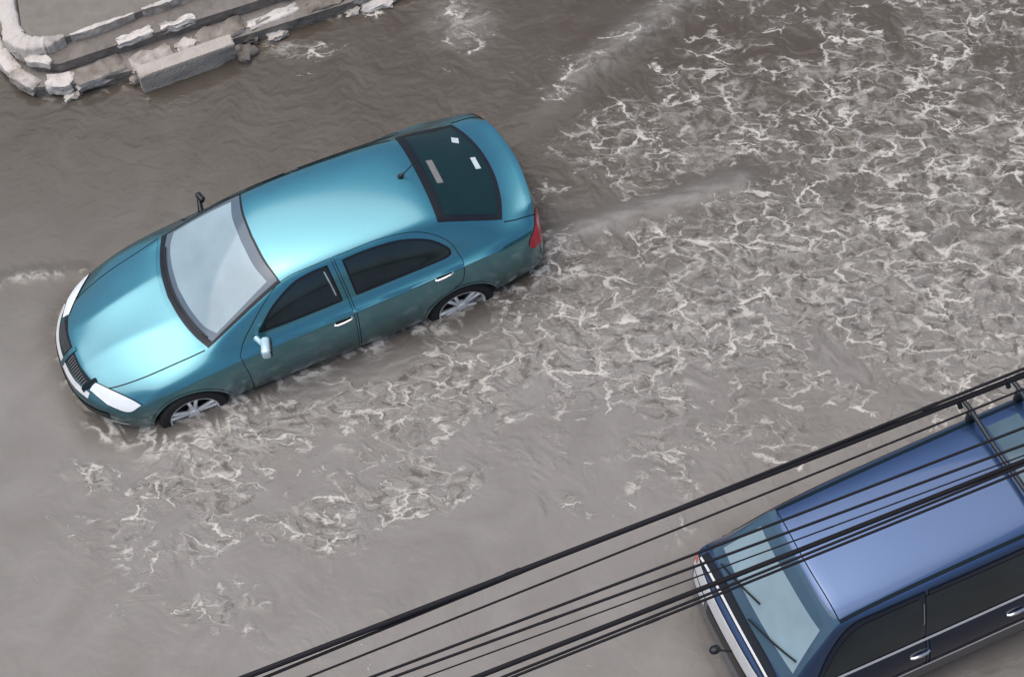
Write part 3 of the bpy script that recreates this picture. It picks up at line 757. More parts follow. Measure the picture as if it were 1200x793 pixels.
# ------------------------------------------------------------------ overhead cables
def cable(p0, p1, r, label, sag=0.15, twist=None):
    """p0,p1: world points the cable passes through; it runs on well past both"""
    a, b = Vector(p0), Vector(p1)
    d = b - a
    A = a - d * 5; B = b + d * 5
    pts = []
    for i in range(181):
        t = i / 180
        p = A.lerp(B, t)
        p.z += sag * 14 * (2 * t - 1) ** 2
        if twist:
            p += Vector((0, math.cos(t * 4 * twist[0] + twist[1]), math.sin(t * 4 * twist[0] + twist[1]))) * twist[2]
        pts.append(p)
    bm = bmesh.new(); r *= .85; tube_bm(bm, pts, r, 10)
    rr = random.Random(int(r * 1e5) + int(a.y * -1000))
    for q in range(3, 176):            # taped joints and ties
        if rr.random() < (.10 if r > .012 else .05):
            c0 = pts[q]; dd = (pts[q + 1] - c0).normalized(); l_ = rr.uniform(.03, .12)
            tube_bm(bm, [c0, c0 + dd * l_], r * rr.uniform(1.1, 1.25), 10)
    o = bm_obj('overhead_cable', bm, M['cable'])
    o['label'] = label; o['category'] = 'cable'; o['group'] = 'overhead cables crossing above the van'
    return o
CABLES = [
    ((0.62, -6.335, 7.0), (4.83, -6.48, 7.0), .0175, 'thickest overhead cable, uppermost of the row in the picture', .05),
    ((0.66, -6.365, 6.98), (4.80, -6.475, 7.03), .010, 'cable lashed close under the thickest uppermost cable', .05, (6.0, .4, .016)),
    ((0.89, -6.42, 6.9), (4.53, -6.505, 6.9), .007, 'thin cable just below the thick uppermost pair', .05),
    ((1.16, -6.51, 6.8), (4.44, -6.655, 6.8), .009, 'black cable crossing the top corner of the van windscreen', .05),
    ((1.26, -6.555, 6.8), (4.35, -6.735, 6.8), .009, 'black cable crossing the middle of the van windscreen above the dark bundle', .05),
    ((1.41, -6.62, 6.8), (4.55, -6.80, 6.8), .005, 'thinnest grey-black cable just above the dark lower bundle', .05),
    ((1.64, -6.69, 6.7), (4.59, -6.795, 6.7), .0165, 'thick cable of the dark lower bundle over the van windscreen', .05),
    ((1.72, -6.735, 6.68), (4.62, -6.815, 6.72), .009, 'middle cable of the dark lower bundle', .05, (4.0, 1.0, .008)),
    ((1.80, -6.765, 6.7), (4.63, -6.845, 6.7), .009, 'lowest cable of all, last of the dark lower bundle', .05),
]
for c in CABLES: cable(*c)

# ------------------------------------------------------------------ corner terrace, stone wall and kerb block
def rough_box(bm, c, s, rotz, amp, seed, cuts=3):
    r = random.Random(seed)
    b2 = bmesh.new()
    bmesh.ops.create_cube(b2, size=1.0)
    bmesh.ops.subdivide_edges(b2, edges=b2.edges[:], cuts=cuts, use_grid_fill=True)
    ph = [r.uniform(0, 6) for _ in range(9)]
    for v in b2.verts:
        p = v.co
        # round the corners and roughen
        k = max(abs(p.x), abs(p.y), abs(p.z))
        rr = p.length
        q = p * (1 - 0.07 * max(0, rr - 0.66) / 0.2)
        w = Vector((math.sin(9 * p.y + ph[0]) + math.sin(13 * p.z + ph[1]), math.sin(8 * p.x + ph[2]) + math.sin(15 * p.x + ph[3]) * .7, math.sin(9 * p.x + ph[4]) + math.sin(7 * p.y + ph[5])))
        w += Vector((r.gauss(0, .7), r.gauss(0, .7), r.gauss(0, .7)))
        v.co = Vector((q.x * s[0], q.y * s[1], q.z * s[2])) + w * amp
    mtx = Matrix.Translation(c) @ Matrix.Rotation(rotz, 4, 'Z')
    bmesh.ops.transform(b2, matrix=mtx, verts=b2.verts[:])
    tmp = bpy.data.meshes.new('t'); b2.to_mesh(tmp); b2.free()
    bm.from_mesh(tmp); bpy.data.meshes.remove(tmp)

def prism(name, poly, z0, z1, m, parent=None):
    bm = bmesh.new()
    a = [bm.verts.new((x, y, z0)) for x, y in poly]; b = [bm.verts.new((x, y, z1)) for x, y in poly]
    n = len(poly)
    bm.faces.new(b); bm.faces.new(a[::-1])
    for i in range(n): bm.faces.new((a[i], a[(i + 1) % n], b[(i + 1) % n], b[i]))
    return bm_obj(name, bm, m, parent, smooth=False)
terr = prism('terrace', [(0.98, 3.655), (1.4, 3.64), (30, 3.56), (30, 14), (.85, 14), (.84, 4.40), (.76, 3.98), (.80, 3.78)], -.1, .655, M['paving'])
tag(terr, 'flat grey paved terrace above the corner wall', None, None, 'structure')
wall = empty('stone_wall', (.7, 3.3, 0), 'low worn stone wall with pale broken courses at the flooded street corner', 'wall')
wl = lambda poly: [(a - .7, b - 3.3) for a, b in poly]
prism('footing', wl([(.50, 3.60), (.66, 3.36), (1.0, 3.24), (1.6, 3.14), (2.7, 3.07), (4.3, 2.98), (30, 2.6), (30, 3.9), (1.0, 3.9), (.9, 14), (.30, 14), (.36, 4.2)]), -.1, .425, M['mortar'], wall)
prism('upper_step', wl([(.62, 3.78), (.74, 3.55), (.98, 3.42), (1.6, 3.40), (3.0, 3.32), (30, 2.9), (30, 3.8), (1.0, 3.9), (.95, 14), (.50, 14), (.52, 4.2)]), .40, .565, M['mortar'], wall)
bm = bmesh.new(); R_ = random.Random(3)
xx = .78; sd_ = 0
while xx < 6.2:
    L_ = R_.uniform(.16, .60); sd_ += 1
    yy = float(np.interp(xx, [.8, 1.0, 1.6, 2.7, 4.3, 7], [3.30, 3.27, 3.20, 3.13, 3.05, 2.97])) + R_.uniform(-.02, .03)
    rough_box(bm, Vector((xx + L_ / 2 - .7, yy - 3.3 + .02, .40 + R_.uniform(-.02, .02))), (L_, R_.uniform(.10, .22), R_.uniform(.09, .14)), R_.uniform(-.06, .06) + (-.35 if xx < .9 else 0), .011, sd_, 4)
    xx += L_ + R_.uniform(.01, .09)
for (px, py, L_, rz) in ((.60, 3.50, .30, -1.0), (.50, 3.80, .34, -1.3), (.44, 4.15, .36, -1.4)):
    sd_ += 1; rough_box(bm, Vector((px - .7, py - 3.3, .40)), (L_, .15, .13), rz, .008, sd_, 4)
xx = .9
while xx < 5.2:
    L_ = R_.uniform(.08, .34); sd_ += 1
    if R_.random() < .62:
        yy = float(np.interp(xx, [.8, 1.0, 1.6, 2.7, 4.3, 7], [3.30, 3.27, 3.20, 3.13, 3.05, 2.97])) - .105
        rough_box(bm, Vector((xx + L_ / 2 - .7, yy - 3.3 + R_.uniform(-.015, .03), .30 + R_.uniform(-.02, .03))), (L_, R_.uniform(.07, .13), R_.uniform(.05, .10)), R_.uniform(-.25, .15), .012, sd_, 3)
    xx += L_ + R_.uniform(.0, .12)
bm_obj('lower_course', bm, M['stone'], wall, True, 60)
bm = bmesh.new(); xx = .95
while xx < 6.2:
    L_ = R_.uniform(.30, .62); sd_ += 1
    if R_.random() < .88:
        rough_box(bm, Vector((xx + L_ / 2 - .7, float(np.interp(xx, [1, 1.6, 3, 7], [3.435, 3.42, 3.34, 3.2])) - 3.3, .545 + R_.uniform(-.015, .015))), (L_, R_.uniform(.06, .12), R_.uniform(.05, .10)), R_.uniform(-.05, .05), .010, sd_, 4)
    xx += L_ + R_.uniform(.02, .22)
for (px, py, L_, rz) in ((.80, 3.55, .26, -.6), (.66, 3.75, .26, -1.1)):
    sd_ += 1; rough_box(bm, Vector((px - .7, py - 3.3, .55)), (L_, .10, .09), rz, .007, sd_, 4)
bm_obj('upper_course', bm, M['stone'], wall, True, 60)
# white kerb that rounds the corner of the terrace
def ribbon_kerb(name, pts, wid, z0, z1, m, parent=None, seed=5):
    r = random.Random(seed); P = catmull([(a, b, 0) for a, b in pts], 10); bm = bmesh.new(); rings = []
    wf = lambda u: np.interp(u, np.linspace(0, 1, len(wid)), wid)
    for i, p in enumerate(P):
        tdir = (P[min(i + 1, len(P) - 1)] - P[max(i - 1, 0)]).normalized(); nrm = Vector((-tdir.y, tdir.x, 0))
        w_ = wf(i / (len(P) - 1)) / 2 * r.uniform(.88, 1.12); dz = r.uniform(-.006, .006)
        rings.append([bm.verts.new(q) for q in ((p - nrm * w_) + Vector((0, 0, z0)), (p - nrm * w_) + Vector((0, 0, z1 - .02 + dz)), (p - nrm * w_ * .75) + Vector((0, 0, z1 + dz)), (p + nrm * w_ * .75) + Vector((0, 0, z1 + dz)), (p + nrm * w_) + Vector((0, 0, z1 - .02 + dz)), (p + nrm * w_) + Vector((0, 0, z0)))])
    for a, b in zip(rings[:-1], rings[1:]):
        for k in range(5): bm.faces.new((a[k], a[k + 1], b[k + 1], b[k]))
    bm.faces.new(rings[0]); bm.faces.new(rings[-1][::-1])
    return bm_obj(name, bm, m, parent, True, 50)
kb = ribbon_kerb('kerb', [(.76, 6.0), (.74, 4.7), (.68, 4.15), (.66, 3.88), (.76, 3.73), (.95, 3.66), (1.12, 3.645)], [.16, .17, .18, .22, .20, .15, .05], .50, .69, M['plaster'])
tag(kb, 'white painted kerb curving around the terrace corner', 'kerb')
for k, (x0, x1) in enumerate(((1.18, 1.86), (1.95, 2.6), (2.75, 3.6))):
    ribbon_kerb('edging', [(x0 - .7, .345), ((x0 + x1) / 2 - .7, .338), (x1 - .7, .332)], [.03, .07, .05, .02], .56, .672, M['stone'], wall, k)
# broken kerb block lying in the water in front of the wall
blk = empty('kerb_block', (2.17, 2.99, 0), 'long grey concrete kerb block lying in the water before the stone wall', 'concrete block')
blk.rotation_euler = (0, 0, math.radians(-.5))
bm = bmesh.new()
vs = box_bm(bm, (0, 0, .27), (1.02, .15, .54), None, .012, 2)
bmesh.ops.subdivide_edges(bm, edges=[e for e in bm.edges if e.calc_length() > .1], cuts=10, use_grid_fill=True)
r_ = random.Random(9)
for v in bm.verts:
    if abs(v.co.x) > .44 or v.co.z < .45: v.co += Vector((r_.gauss(0, .004), r_.gauss(0, .004), r_.gauss(0, .004)))
    if v.co.x > .36 and v.co.y < 0 and v.co.z < .48: v.co.y += .03
bm_obj('block', bm, M['concrete'], blk, True, 40)
for c_, s_, rz_, sd2_, lab in (((.60, -.06, .0), (.20, .16, .16), .5, 77, 'dark broken stone in the water against the right end of the kerb block'),
                              ((.68, .11, .05), (.22, .09, .07), -.5, 78, 'flat broken stone between the kerb block end and the stone wall')):
    bm = bmesh.new(); rough_box(bm, Vector((0, 0, 0)), s_, rz_, .011, sd2_, 4)
    rb = bm_obj('broken_stone', bm, M['mortar'], None, True, 60); rb.location = (2.17 + c_[0], 2.99 + c_[1], .27 + c_[2])
    tag(rb, lab, 'stone', None, 'thing')

# ------------------------------------------------------------------ water
def mknoise(seed):
    r = np.random.default_rng(seed)
    perm = r.permutation(512)
    ang = r.uniform(0, 2 * np.pi, 512)
    gx, gy = np.cos(ang).astype(np.float32), np.sin(ang).astype(np.float32)
    def f(x, y):
        xi = np.floor(x); yi = np.floor(y)
        xf = (x - xi).astype(np.float32); yf = (y - yi).astype(np.float32)
        xi = xi.astype(np.int32); yi = yi.astype(np.int32)
        def g(i, j):
            h = perm[(perm[i & 511] + j) & 511]
            return gx[h], gy[h]
        u = xf * xf * xf * (xf * (xf * 6 - 15) + 10); v = yf * yf * yf * (yf * (yf * 6 - 15) + 10)
        a = g(xi, yi); n00 = a[0] * xf + a[1] * yf
        a = g(xi + 1, yi); n10 = a[0] * (xf - 1) + a[1] * yf
        a = g(xi, yi + 1); n01 = a[0] * xf + a[1] * (yf - 1)
        a = g(xi + 1, yi + 1); n11 = a[0] * (xf - 1) + a[1] * (yf - 1)
        return (n00 * (1 - u) + n10 * u) * (1 - v) + (n01 * (1 - u) + n11 * u) * v
    return f
def worley(x, y, seed, jit=.95):
    r = np.random.default_rng(seed); px = r.random((64, 64)).astype(np.float32); py = r.random((64, 64)).astype(np.float32)
    xi = np.floor(x).astype(np.int32); yi = np.floor(y).astype(np.int32)
    f1 = np.full(x.shape, 9.0); f2 = np.full(x.shape, 9.0)
    for a in (-1, 0, 1):
        for b in (-1, 0, 1):
            i, j = xi + a, yi + b
            dx = i + .5 + (px[i & 63, j & 63] - .5) * jit - x; dy = j + .5 + (py[i & 63, j & 63] - .5) * jit - y
            d = np.sqrt(dx * dx + dy * dy)
            f2 = np.where(d < f1, f1, np.minimum(f2, d)); f1 = np.minimum(f1, d)
    return f2 - f1
def fbm(f, x, y, o=4, gain=0.5):
    s = 0; a = 1.0
    for k in range(o):
        s = s + a * f(x * 2 ** k + 17.3 * k, y * 2 ** k + 9.1 * k); a *= gain
    return s
def sstep(a, b, x):
    t = np.clip((x - a) / (b - a), 0, 1); return t * t * (3 - 2 * t)

def axis(lo, hi, step, far):
    core = np.arange(lo, hi + step / 2, step)
    ext = []; d = step
    p = 0.0
    while p < far:
        d *= 1.25; p += d; ext.append(p)
    ext = np.array(ext)
    return np.concatenate([lo - ext[::-1], core, hi + ext])

def build_water():
    xs = axis(-2.3, 11.3, 0.014, 220); ys = axis(-7.2, 5.6, 0.014, 220)
    X, Y = np.meshgrid(xs, ys)
    nx, ny = len(xs), len(ys)
    x = X.ravel(); y = Y.ravel()
    inner = (sstep(-4, -2.3, x) * (1 - sstep(11.3, 13, x)) * sstep(-9, -7.2, y) * (1 - sstep(5.6, 7.5, y)))
    s = x * .898 - y * .44; t = x * .44 + y * .898     # along and across the current
    N1, N2, N3, N4, N5, N6 = (mknoise(k) for k in (1, 2, 3, 4, 5, 6))
    def blob(cx, cy, ra, rb, ang=-26, soft=1.0):
        a = math.radians(ang); dx, dy = x - cx, y - cy
        u = (dx * math.cos(a) + dy * math.sin(a)) / ra; v = (-dx * math.sin(a) + dy * math.cos(a)) / rb
        return np.exp(-(u * u + v * v) * soft)
    def streak(pts, w):
        d = np.full(x.shape, 1e9)
        for (ax, ay), (bx, by) in zip(pts[:-1], pts[1:]):
            vx, vy = bx - ax, by - ay; L2 = vx * vx + vy * vy
            q = np.clip(((x - ax) * vx + (y - ay) * vy) / L2, 0, 1)
            d = np.minimum(d, np.hypot(x - ax - q * vx, y - ay - q * vy))
        return np.exp(-(d / w) ** 2), d
    dens = (0.95 * blob(7.9, -1.7, 2.2, 1.25, -22) + .60 * blob(9.3, -.2, 1.8, 1.0) + .42 * blob(7.3, .1, 1.5, .6) + .80 * blob(5.4, -1.75, 1.7, .75, -14)
            + .50 * blob(7.6, -3.1, 1.2, .7) + .42 * blob(5.6, .05, .55, .42) + .55 * blob(3.9, -1.75, 1.3, .42, -8) + .40 * blob(2.0, -1.25, 1.1, .28, 2)
            + 1.1 * blob(.95, -1.20, .50, .22, -8) + .45 * blob(.75, -1.65, .5, .22) + .38 * blob(1.3, -2.35, .6, .2, -20) + .33 * blob(-.1, -1.15, .45, .2)
            + .36 * blob(2.2, -2.4, .9, .22, -10) + .27 * blob(1.0, -3.0, 1.2, .3) + .24 * blob(.2, -1.9, .8, .3) + .25 * blob(2.9, -2.2, 1.0, .3) + .32 * blob(3.5, -2.75, .16, .5, 20) + .20 * blob(5.0, -3.3, 1.2, .6)
            + .55 * blob(3.25, 2.78, .30, .12) + .30 * blob(4.1, 2.95, .5, .12) + .26 * blob(4.95, 2.3, .35, .4) + .12 * blob(2.1, 2.6, .9, .15) + .08)
    dens = dens * (1 - .9 * blob(6.1, -.62, .9, .22, -4)) * (1 - .8 * blob(5.6, .9, 1.0, .16, 20))
    # distance to the two cars' footprints drives the lap foam, the small bow waves and the painted waterline shade
    def boxdist(cx, cy, hx, hy, rr):
        qx = np.abs(x - cx) - hx + rr; qy = np.abs(y - cy) - hy + rr
        return np.hypot(np.maximum(qx, 0), np.maximum(qy, 0)) + np.minimum(np.maximum(qx, qy), 0) - rr
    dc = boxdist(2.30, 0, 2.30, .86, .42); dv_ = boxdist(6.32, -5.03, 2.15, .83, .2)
    lap = np.exp(-(np.maximum(dc, 0) / .085) ** 2) * (y < .3) * .8 + np.exp(-(np.maximum(dc, 0) / .05) ** 2) * .22
    extra = np.clip(lap * (.5 + .5 * sstep(-.2, .2, N2(s * 3, t * 3))) , 0, .8)
    b1, d1 = streak([(-1.6, 1.75), (-.33, 1.35), (.07, 1.25), (.42, 1.12)], .05)
    extra = np.maximum(extra, b1 * .75)
    c1, _ = streak([(4.7, .75), (5.77, 1.23), (6.42, 1.42), (7.6, 1.75)], .17)
    c1 = c1 * sstep(4.6, 6.3, x)
    k1, _ = streak([(4.62, -.55), (5.3, -.56), (6.6, -.70)], .13)
    extra = np.maximum(extra, .45 * streak([(4.64, -.72), (5.2, -.75), (5.8, -.82)], .03)[0])
    sp, _ = streak([(.45, -.95), (.75, -1.06), (1.15, -1.08), (1.45, -.97)], .13)
    extra = np.maximum(extra, np.minimum(1, sp * 1.15))
    sp2, _ = streak([(3.3, -.98), (3.75, -1.02)], .07)
    extra = np.maximum(extra, sp2 * .8)
    wall_lap, _ = streak([(.45, 4.3), (.55, 3.55), (.8, 3.22), (1.6, 3.08), (4.5, 2.98)], .05)
    extra = np.maximum(extra, wall_lap * .25)
    splash = blob(4.95, 2.4, .28, .32, 0)
    bump_h = .075 * c1 + .06 * k1 + .010 * np.exp(-(np.maximum(dc, 0) / .12) ** 2) + .004 * sp + .015 * np.exp(-(d1 / .10) ** 2) * (x < .6)
    rip = .55 + .6 * sstep(-.4, .4, fbm(N6, s * 3, t * 9, 3))
    c1 = c1 * rip; k1 = k1 * rip
    shade_tone = .72 - .62 * sstep(-.6, 3.6, t - .12 * np.clip(x - 5, 0, 5)) + .10 * np.clip(dens, 0, 1) + .35 * c1 + .40 * k1 + .14 * splash  # far water darkened: building reflection and shadow put into the colour
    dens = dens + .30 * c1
    shade_tone = np.clip(shade_tone - .34 * np.exp(-(np.maximum(dc, 0) / .16) ** 2) - .10 * blob(7.2, .9, 1.2, .6) - .18 * np.exp(-(np.maximum(dv_, 0) / .30) ** 2), 0, 1)  # shade beside the car and van painted into the water
    # swirling warp
    ws, wt = s.copy(), t.copy()
    for sc, am, NA in ((.9, .07, N1), (2.4, .035, N2), (5.5, .022, N3)):
        e = 0.02
        p0 = NA(ws * sc, wt * sc)
        dx = (NA((ws + e) * sc, wt * sc) - p0) / e; dy = (NA(ws * sc, (wt + e) * sc) - p0) / e
        ws, wt = ws + am * dy / sc * 1.6, wt - am * dx / sc * 1.6
    vein = .42 - 1.9 * np.abs(fbm(N4, ws * 1.1, wt * 1.9, 2, .45))
    big = fbm(N3, ws * .8 + 7, wt * 1.2, 2)
    brk = fbm(N5, ws * 3.4, wt * 5.0, 2)
    D = np.clip(dens, 0, 1.2)
    on = np.clip(D * 2.5, 0, 1)
    loc = D * .85 + (vein * .55 + big * .70 + brk * .36) * on - .15
    foam = np.clip(extra * sstep(-.15, .25, brk + .5 * fbm(N4, ws * 9, wt * 12, 2)), 0, 1) * inner
    veil = np.clip(.45 * c1 + .40 * k1 + .6 * splash, 0, 1) * inner + sstep(.05, .75, loc) * (.10 + .55 * sstep(-.2, .5, fbm(N6, ws * 3 + 11, wt * 5, 3))) * inner
    # surface height
    chop = fbm(N1, ws * 2.2 + 5, wt * 4.6, 3, .5)
    fine = fbm(N5, ws * 9, wt * 17, 3, .55)
    amp = .0020 + .034 * np.clip(D, 0, 1) * (.35 + .65 * sstep(.05, .6, loc))
    h = WATER + (chop * amp + fine * (.0007 + .0095 * np.clip(D, 0, 1))) * inner + foam * .010 + bump_h * inner
    me = bpy.data.meshes.new('water')
    nv = nx * ny
    me.vertices.add(nv)
    co = np.empty((nv, 3), np.float32); co[:, 0] = x; co[:, 1] = y; co[:, 2] = h
    me.vertices.foreach_set('co', co.ravel())
    i = np.arange((nx - 1) * (ny - 1)); c = i % (nx - 1); r = i // (nx - 1)
    v0 = r * nx + c
    q = np.stack([v0, v0 + 1, v0 + nx + 1, v0 + nx], 1).astype(np.int32)
    nf = len(q)
    me.loops.add(nf * 4); me.polygons.add(nf)
    me.loops.foreach_set('vertex_index', q.ravel())
    me.polygons.foreach_set('loop_start', np.arange(0, nf * 4, 4, dtype=np.int32))
    me.update(calc_edges=True)
    me.polygons.foreach_set('use_smooth', np.ones(nf, bool))
    for nm, arr in (('loc', np.clip(loc, -.3, 1.2) * inner - (1 - inner) * .3), ('foam', foam), ('veil', veil), ('tone', shade_tone * inner + (1 - inner) * .5)):
        a = me.attributes.new(nm, 'FLOAT', 'POINT'); a.data.foreach_set('value', arr.astype(np.float32))
    me.update()
    m = bpy.data.materials.new('flood_water'); m.use_nodes = True
    nt = m.node_tree; N = nt.nodes; L = nt.links; b = N['Principled BSDF']
    def attr(n):
        a = N.new('ShaderNodeAttribute'); a.attribute_name = n; return a.outputs['Fac']
    def mix(f, a, bb):
        k = N.new('ShaderNodeMix'); k.data_type = 'RGBA'
        if isinstance(f, float): k.inputs[0].default_value = f
        else: L.new(f, k.inputs[0])
        for sck, val in ((6, a), (7, bb)):
            if isinstance(val, tuple): k.inputs[sck].default_value = val
            else: L.new(val, k.inputs[sck])
        return k.outputs[2]
    tc = N.new('ShaderNodeTexCoord')
    n1 = N.new('ShaderNodeTexNoise'); n1.inputs['Scale'].default_value = 1.3; n1.inputs['Detail'].default_value = 6; n1.inputs['Distortion'].default_value = 1.2
    L.new(tc.outputs['Object'], n1.inputs['Vector'])
    mr = N.new('ShaderNodeMapRange'); mr.inputs[1].default_value = .3; mr.inputs[2].default_value = .7; mr.inputs[3].default_value = -.08; mr.inputs[4].default_value = .08
    L.new(n1.outputs['Fac'], mr.inputs[0])
    ad = N.new('ShaderNodeMath'); ad.operation = 'ADD'; ad.use_clamp = True
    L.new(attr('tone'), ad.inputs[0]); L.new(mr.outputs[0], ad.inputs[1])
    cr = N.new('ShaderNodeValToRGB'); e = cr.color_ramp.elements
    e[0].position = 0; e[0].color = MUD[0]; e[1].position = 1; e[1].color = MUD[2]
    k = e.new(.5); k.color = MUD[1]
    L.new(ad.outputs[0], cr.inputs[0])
    # strands of foam: broken cell edges in coordinates stretched along the current and crinkled by noise
    def node(t, **kw):
        n = N.new(t)
        for k_, v_ in kw.items(): setattr(n, k_, v_)
        return n
    def mth(op, a, bb=0.0, c=None, clamp=False):
        n = node('ShaderNodeMath', operation=op, use_clamp=clamp)
        for q_, val in enumerate((a, bb) if c is None else (a, bb, c)):
            if isinstance(val, (int, float)): n.inputs[q_].default_value = val
            else: L.new(val, n.inputs[q_])
        return n.outputs[0]
    def vm(op, a, bb):
        n = node('ShaderNodeVectorMath', operation=op)
        for q_, val in enumerate((a, bb)):
            if isinstance(val, tuple): n.inputs[q_].default_value = val
            else: L.new(val, n.inputs[q_])
        return n.outputs[0]
    def noise(vec, sc, det=2.0, rough=.5, colr=False):
        n = node('ShaderNodeTexNoise', noise_dimensions='2D'); n.inputs['Scale'].default_value = sc
        n.inputs['Detail'].default_value = det; n.inputs['Roughness'].default_value = rough
        L.new(vec, n.inputs['Vector']); return n.outputs['Color' if colr else 'Fac']
    def ramp(v, lo, hi, a=0.0, bb=1.0):
        n = node('ShaderNodeMapRange', interpolation_type='SMOOTHSTEP')
        n.inputs[3].default_value = a; n.inputs[4].default_value = bb
        for q_, val in ((0, v), (1, lo), (2, hi)):
            if isinstance(val, (int, float)): n.inputs[q_].default_value = val
            else: L.new(val, n.inputs[q_])
        return n.outputs[0]
    mp = node('ShaderNodeMapping'); mp.inputs['Rotation'].default_value = (0, 0, math.radians(26.1)); mp.inputs['Scale'].default_value = (1, 1, 0)
    L.new(tc.outputs['Object'], mp.inputs['Vector'])
    P0 = vm('MULTIPLY', mp.outputs[0], (1.0, 1.6, 0))
    wA = vm('MULTIPLY', vm('SUBTRACT', noise(P0, 1.7, 2, .5, True), (.5, .5, .5)), (.44, .38, 0))
    wB = vm('MULTIPLY', vm('SUBTRACT', noise(P0, 7.0, 3, .6, True), (.5, .5, .5)), (.20, .20, 0))
    P1 = vm('ADD', vm('ADD', P0, wA), wB)
    def cells(vec, sc):
        n = node('ShaderNodeTexVoronoi', voronoi_dimensions='2D', feature='DISTANCE_TO_EDGE'); n.inputs['Scale'].default_value = sc
        L.new(vec, n.inputs['Vector']); return n.outputs['Distance']
    loc_ = attr('loc')
    wpos = mth('MAXIMUM', loc_, 0.0)
    b1 = noise(P1, 4.3, 2, .6); b2 = noise(vm('ADD', P1, (9, 4, 0)), 8.5, 2, .6); b3 = noise(vm('ADD', P1, (3, 14, 0)), 2.2, 3, .6)
    t1 = mth('ADD', mth('MULTIPLY_ADD', mth('SUBTRACT', b1, .50), .46, mth('MULTIPLY', mth('SUBTRACT', b2, .5), .22)), mth('MULTIPLY_ADD', wpos, .07, .020))
    t2 = mth('ADD', mth('MULTIPLY_ADD', mth('SUBTRACT', b2, .50), .62, mth('MULTIPLY', mth('SUBTRACT', b1, .5), .25)), mth('MULTIPLY_ADD', wpos, .085, .0))
    t1 = mth('MINIMUM', t1, .070); t2 = mth('MINIMUM', t2, .085)
    f1 = mth('MULTIPLY', mth('SUBTRACT', 1.0, ramp(cells(P1, 3.1), mth('SUBTRACT', t1, .055), mth('ADD', t1, .055))), ramp(loc_, .05, .20))
    f2 = mth('MULTIPLY', mth('SUBTRACT', 1.0, ramp(cells(vm('ADD', P1, (5, 5, 0)), 5.8), mth('SUBTRACT', t2, .075), mth('ADD', t2, .075))), ramp(loc_, .14, .38))
    fl = mth('MULTIPLY', ramp(noise(vm('ADD', P1, (1, 7, 0)), 13.0, 2, .6), mth('SUBTRACT', .72, mth('MULTIPLY', wpos, .08)), .78), ramp(loc_, -.06, .06))
    strands = mth('MAXIMUM', mth('MAXIMUM', f1, mth('MULTIPLY', f2, .62)), mth('MULTIPLY', fl, .8))
    strands = mth('MULTIPLY', strands, ramp(b3, .36, .66, .22, 1.0))
    allfoam = mth('MAXIMUM', strands, mth('MULTIPLY', attr('foam'), ramp(b2, .36, .58, .15, 1.0)), clamp=True) if False else mth('MAXIMUM', strands, mth('MULTIPLY', attr('foam'), ramp(b2, .36, .58, .15, 1.0)))
    col = mix(mth('MULTIPLY', attr('veil'), ramp(noise(P1, 6.0, 4, .65), .35, .62, .25, 1.1)), cr.outputs[0], MUD[3])
    # ripple shade next to the strands, painted as thin dark troughs
    trough_shade = mth('MULTIPLY', ramp(noise(vm('ADD', P1, (21, 3, 0)), 7.5, 2, .6), .50, .66), ramp(loc_, .10, .5))
    col = mix(mth('MULTIPLY', trough_shade, .6), col, MUD[0])
    col = mix(allfoam, col, MUD[4])
    L.new(col, b.inputs['Base Color'])
    ro = N.new('ShaderNodeMapRange'); ro.inputs[3].default_value = .13; ro.inputs[4].default_value = .6
    L.new(allfoam, ro.inputs[0]); L.new(ro.outputs[0], b.inputs['Roughness'])
    b.inputs['IOR'].default_value = 1.33
    hgt = mth('ADD', mth('MULTIPLY', allfoam, .8), mth('MULTIPLY', noise(P1, 9.0, 3, .6), ramp(loc_, -.1, .4, .13, 1.0)))
    bp = N.new('ShaderNodeBump'); bp.inputs['Strength'].default_value = .6; bp.inputs['Distance'].default_value = .02
    L.new(hgt, bp.inputs['Height']); L.new(bp.outputs[0], b.inputs['Normal'])
    me.materials.append(m)
    o = link(bpy.data.objects.new('water', me))
    tag(o, 'brown floodwater streaked with pale foam running down the street', None, None, 'structure')
MUD = [(0.072, 0.057, 0.042, 1), (0.140, 0.126, 0.108, 1), (0.272, 0.255, 0.234, 1), (0.292, 0.272, 0.242, 1), (0.56, 0.525, 0.47, 1)]
build_water()

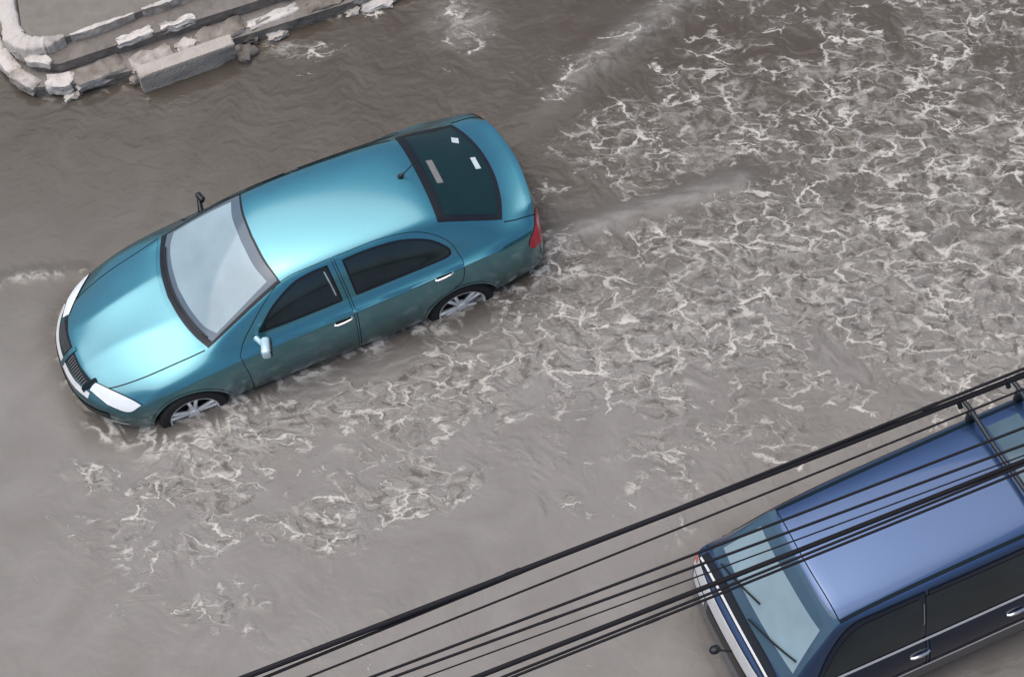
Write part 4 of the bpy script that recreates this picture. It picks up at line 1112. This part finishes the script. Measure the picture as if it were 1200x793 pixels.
road = prism('road', [(-250, -250), (260, -250), (260, 250), (-250, 250)], -0.2, 0.0, M['asphalt'])
tag(road, 'asphalt road lying under the floodwater', None, None, 'structure')

# ------------------------------------------------------------------ light, sky, camera
w = bpy.data.worlds.new('World'); scene.world = w; w.use_nodes = True
nt = w.node_tree
sky = nt.nodes.new('ShaderNodeTexSky'); sky.sky_type = 'NISHITA'; sky.sun_disc = False
SUN_EL, SUN_AZ = math.radians(75), math.radians(298)     # azimuth clockwise from +Y
sky.sun_elevation = SUN_EL; sky.sun_rotation = SUN_AZ
sky.dust_density = 3.5; sky.air_density = 1.0; sky.ozone_density = 1.0
bg = nt.nodes['Background']; bg.inputs['Strength'].default_value = 0.15
nt.links.new(sky.outputs[0], bg.inputs['Color'])
sl = bpy.data.lights.new('sun', 'SUN'); sl.energy = 2.0; sl.angle = math.radians(76); sl.color = (1.0, 0.97, 0.94)
so = bpy.data.objects.new('sun', sl); COL.objects.link(so)
dv = Vector((math.sin(SUN_AZ) * math.cos(SUN_EL), math.cos(SUN_AZ) * math.cos(SUN_EL), math.sin(SUN_EL)))
so.rotation_euler = dv.to_track_quat('Z', 'Y').to_euler(); so.location = dv * 60

yaw, pitch, roll = 0.339906, 1.030509, -0.088076
f = Vector((math.sin(yaw) * math.cos(pitch), math.cos(yaw) * math.cos(pitch), -math.sin(pitch)))
r0 = f.cross(Vector((0, 0, 1))).normalized(); u0 = r0.cross(f)
r2 = r0 * math.cos(roll) + u0 * math.sin(roll); u2 = u0 * math.cos(roll) - r0 * math.sin(roll)
cam = bpy.data.cameras.new('camera'); co = bpy.data.objects.new('camera', cam); COL.objects.link(co)
co.matrix_world = Matrix((( r2.x, u2.x, -f.x, 0.76393), (r2.y, u2.y, -f.y, -10.14047), (r2.z, u2.z, -f.z, 15.8361), (0, 0, 0, 1)))
cam.sensor_width = 36; cam.lens = 2280.35 / 1200 * 36; cam.clip_end = 1000; cam.clip_start = 0.1
scene.camera = co
scene.view_settings.view_transform = 'Standard'; scene.view_settings.look = 'None'; scene.view_settings.exposure = 0; scene.view_settings.gamma = 1
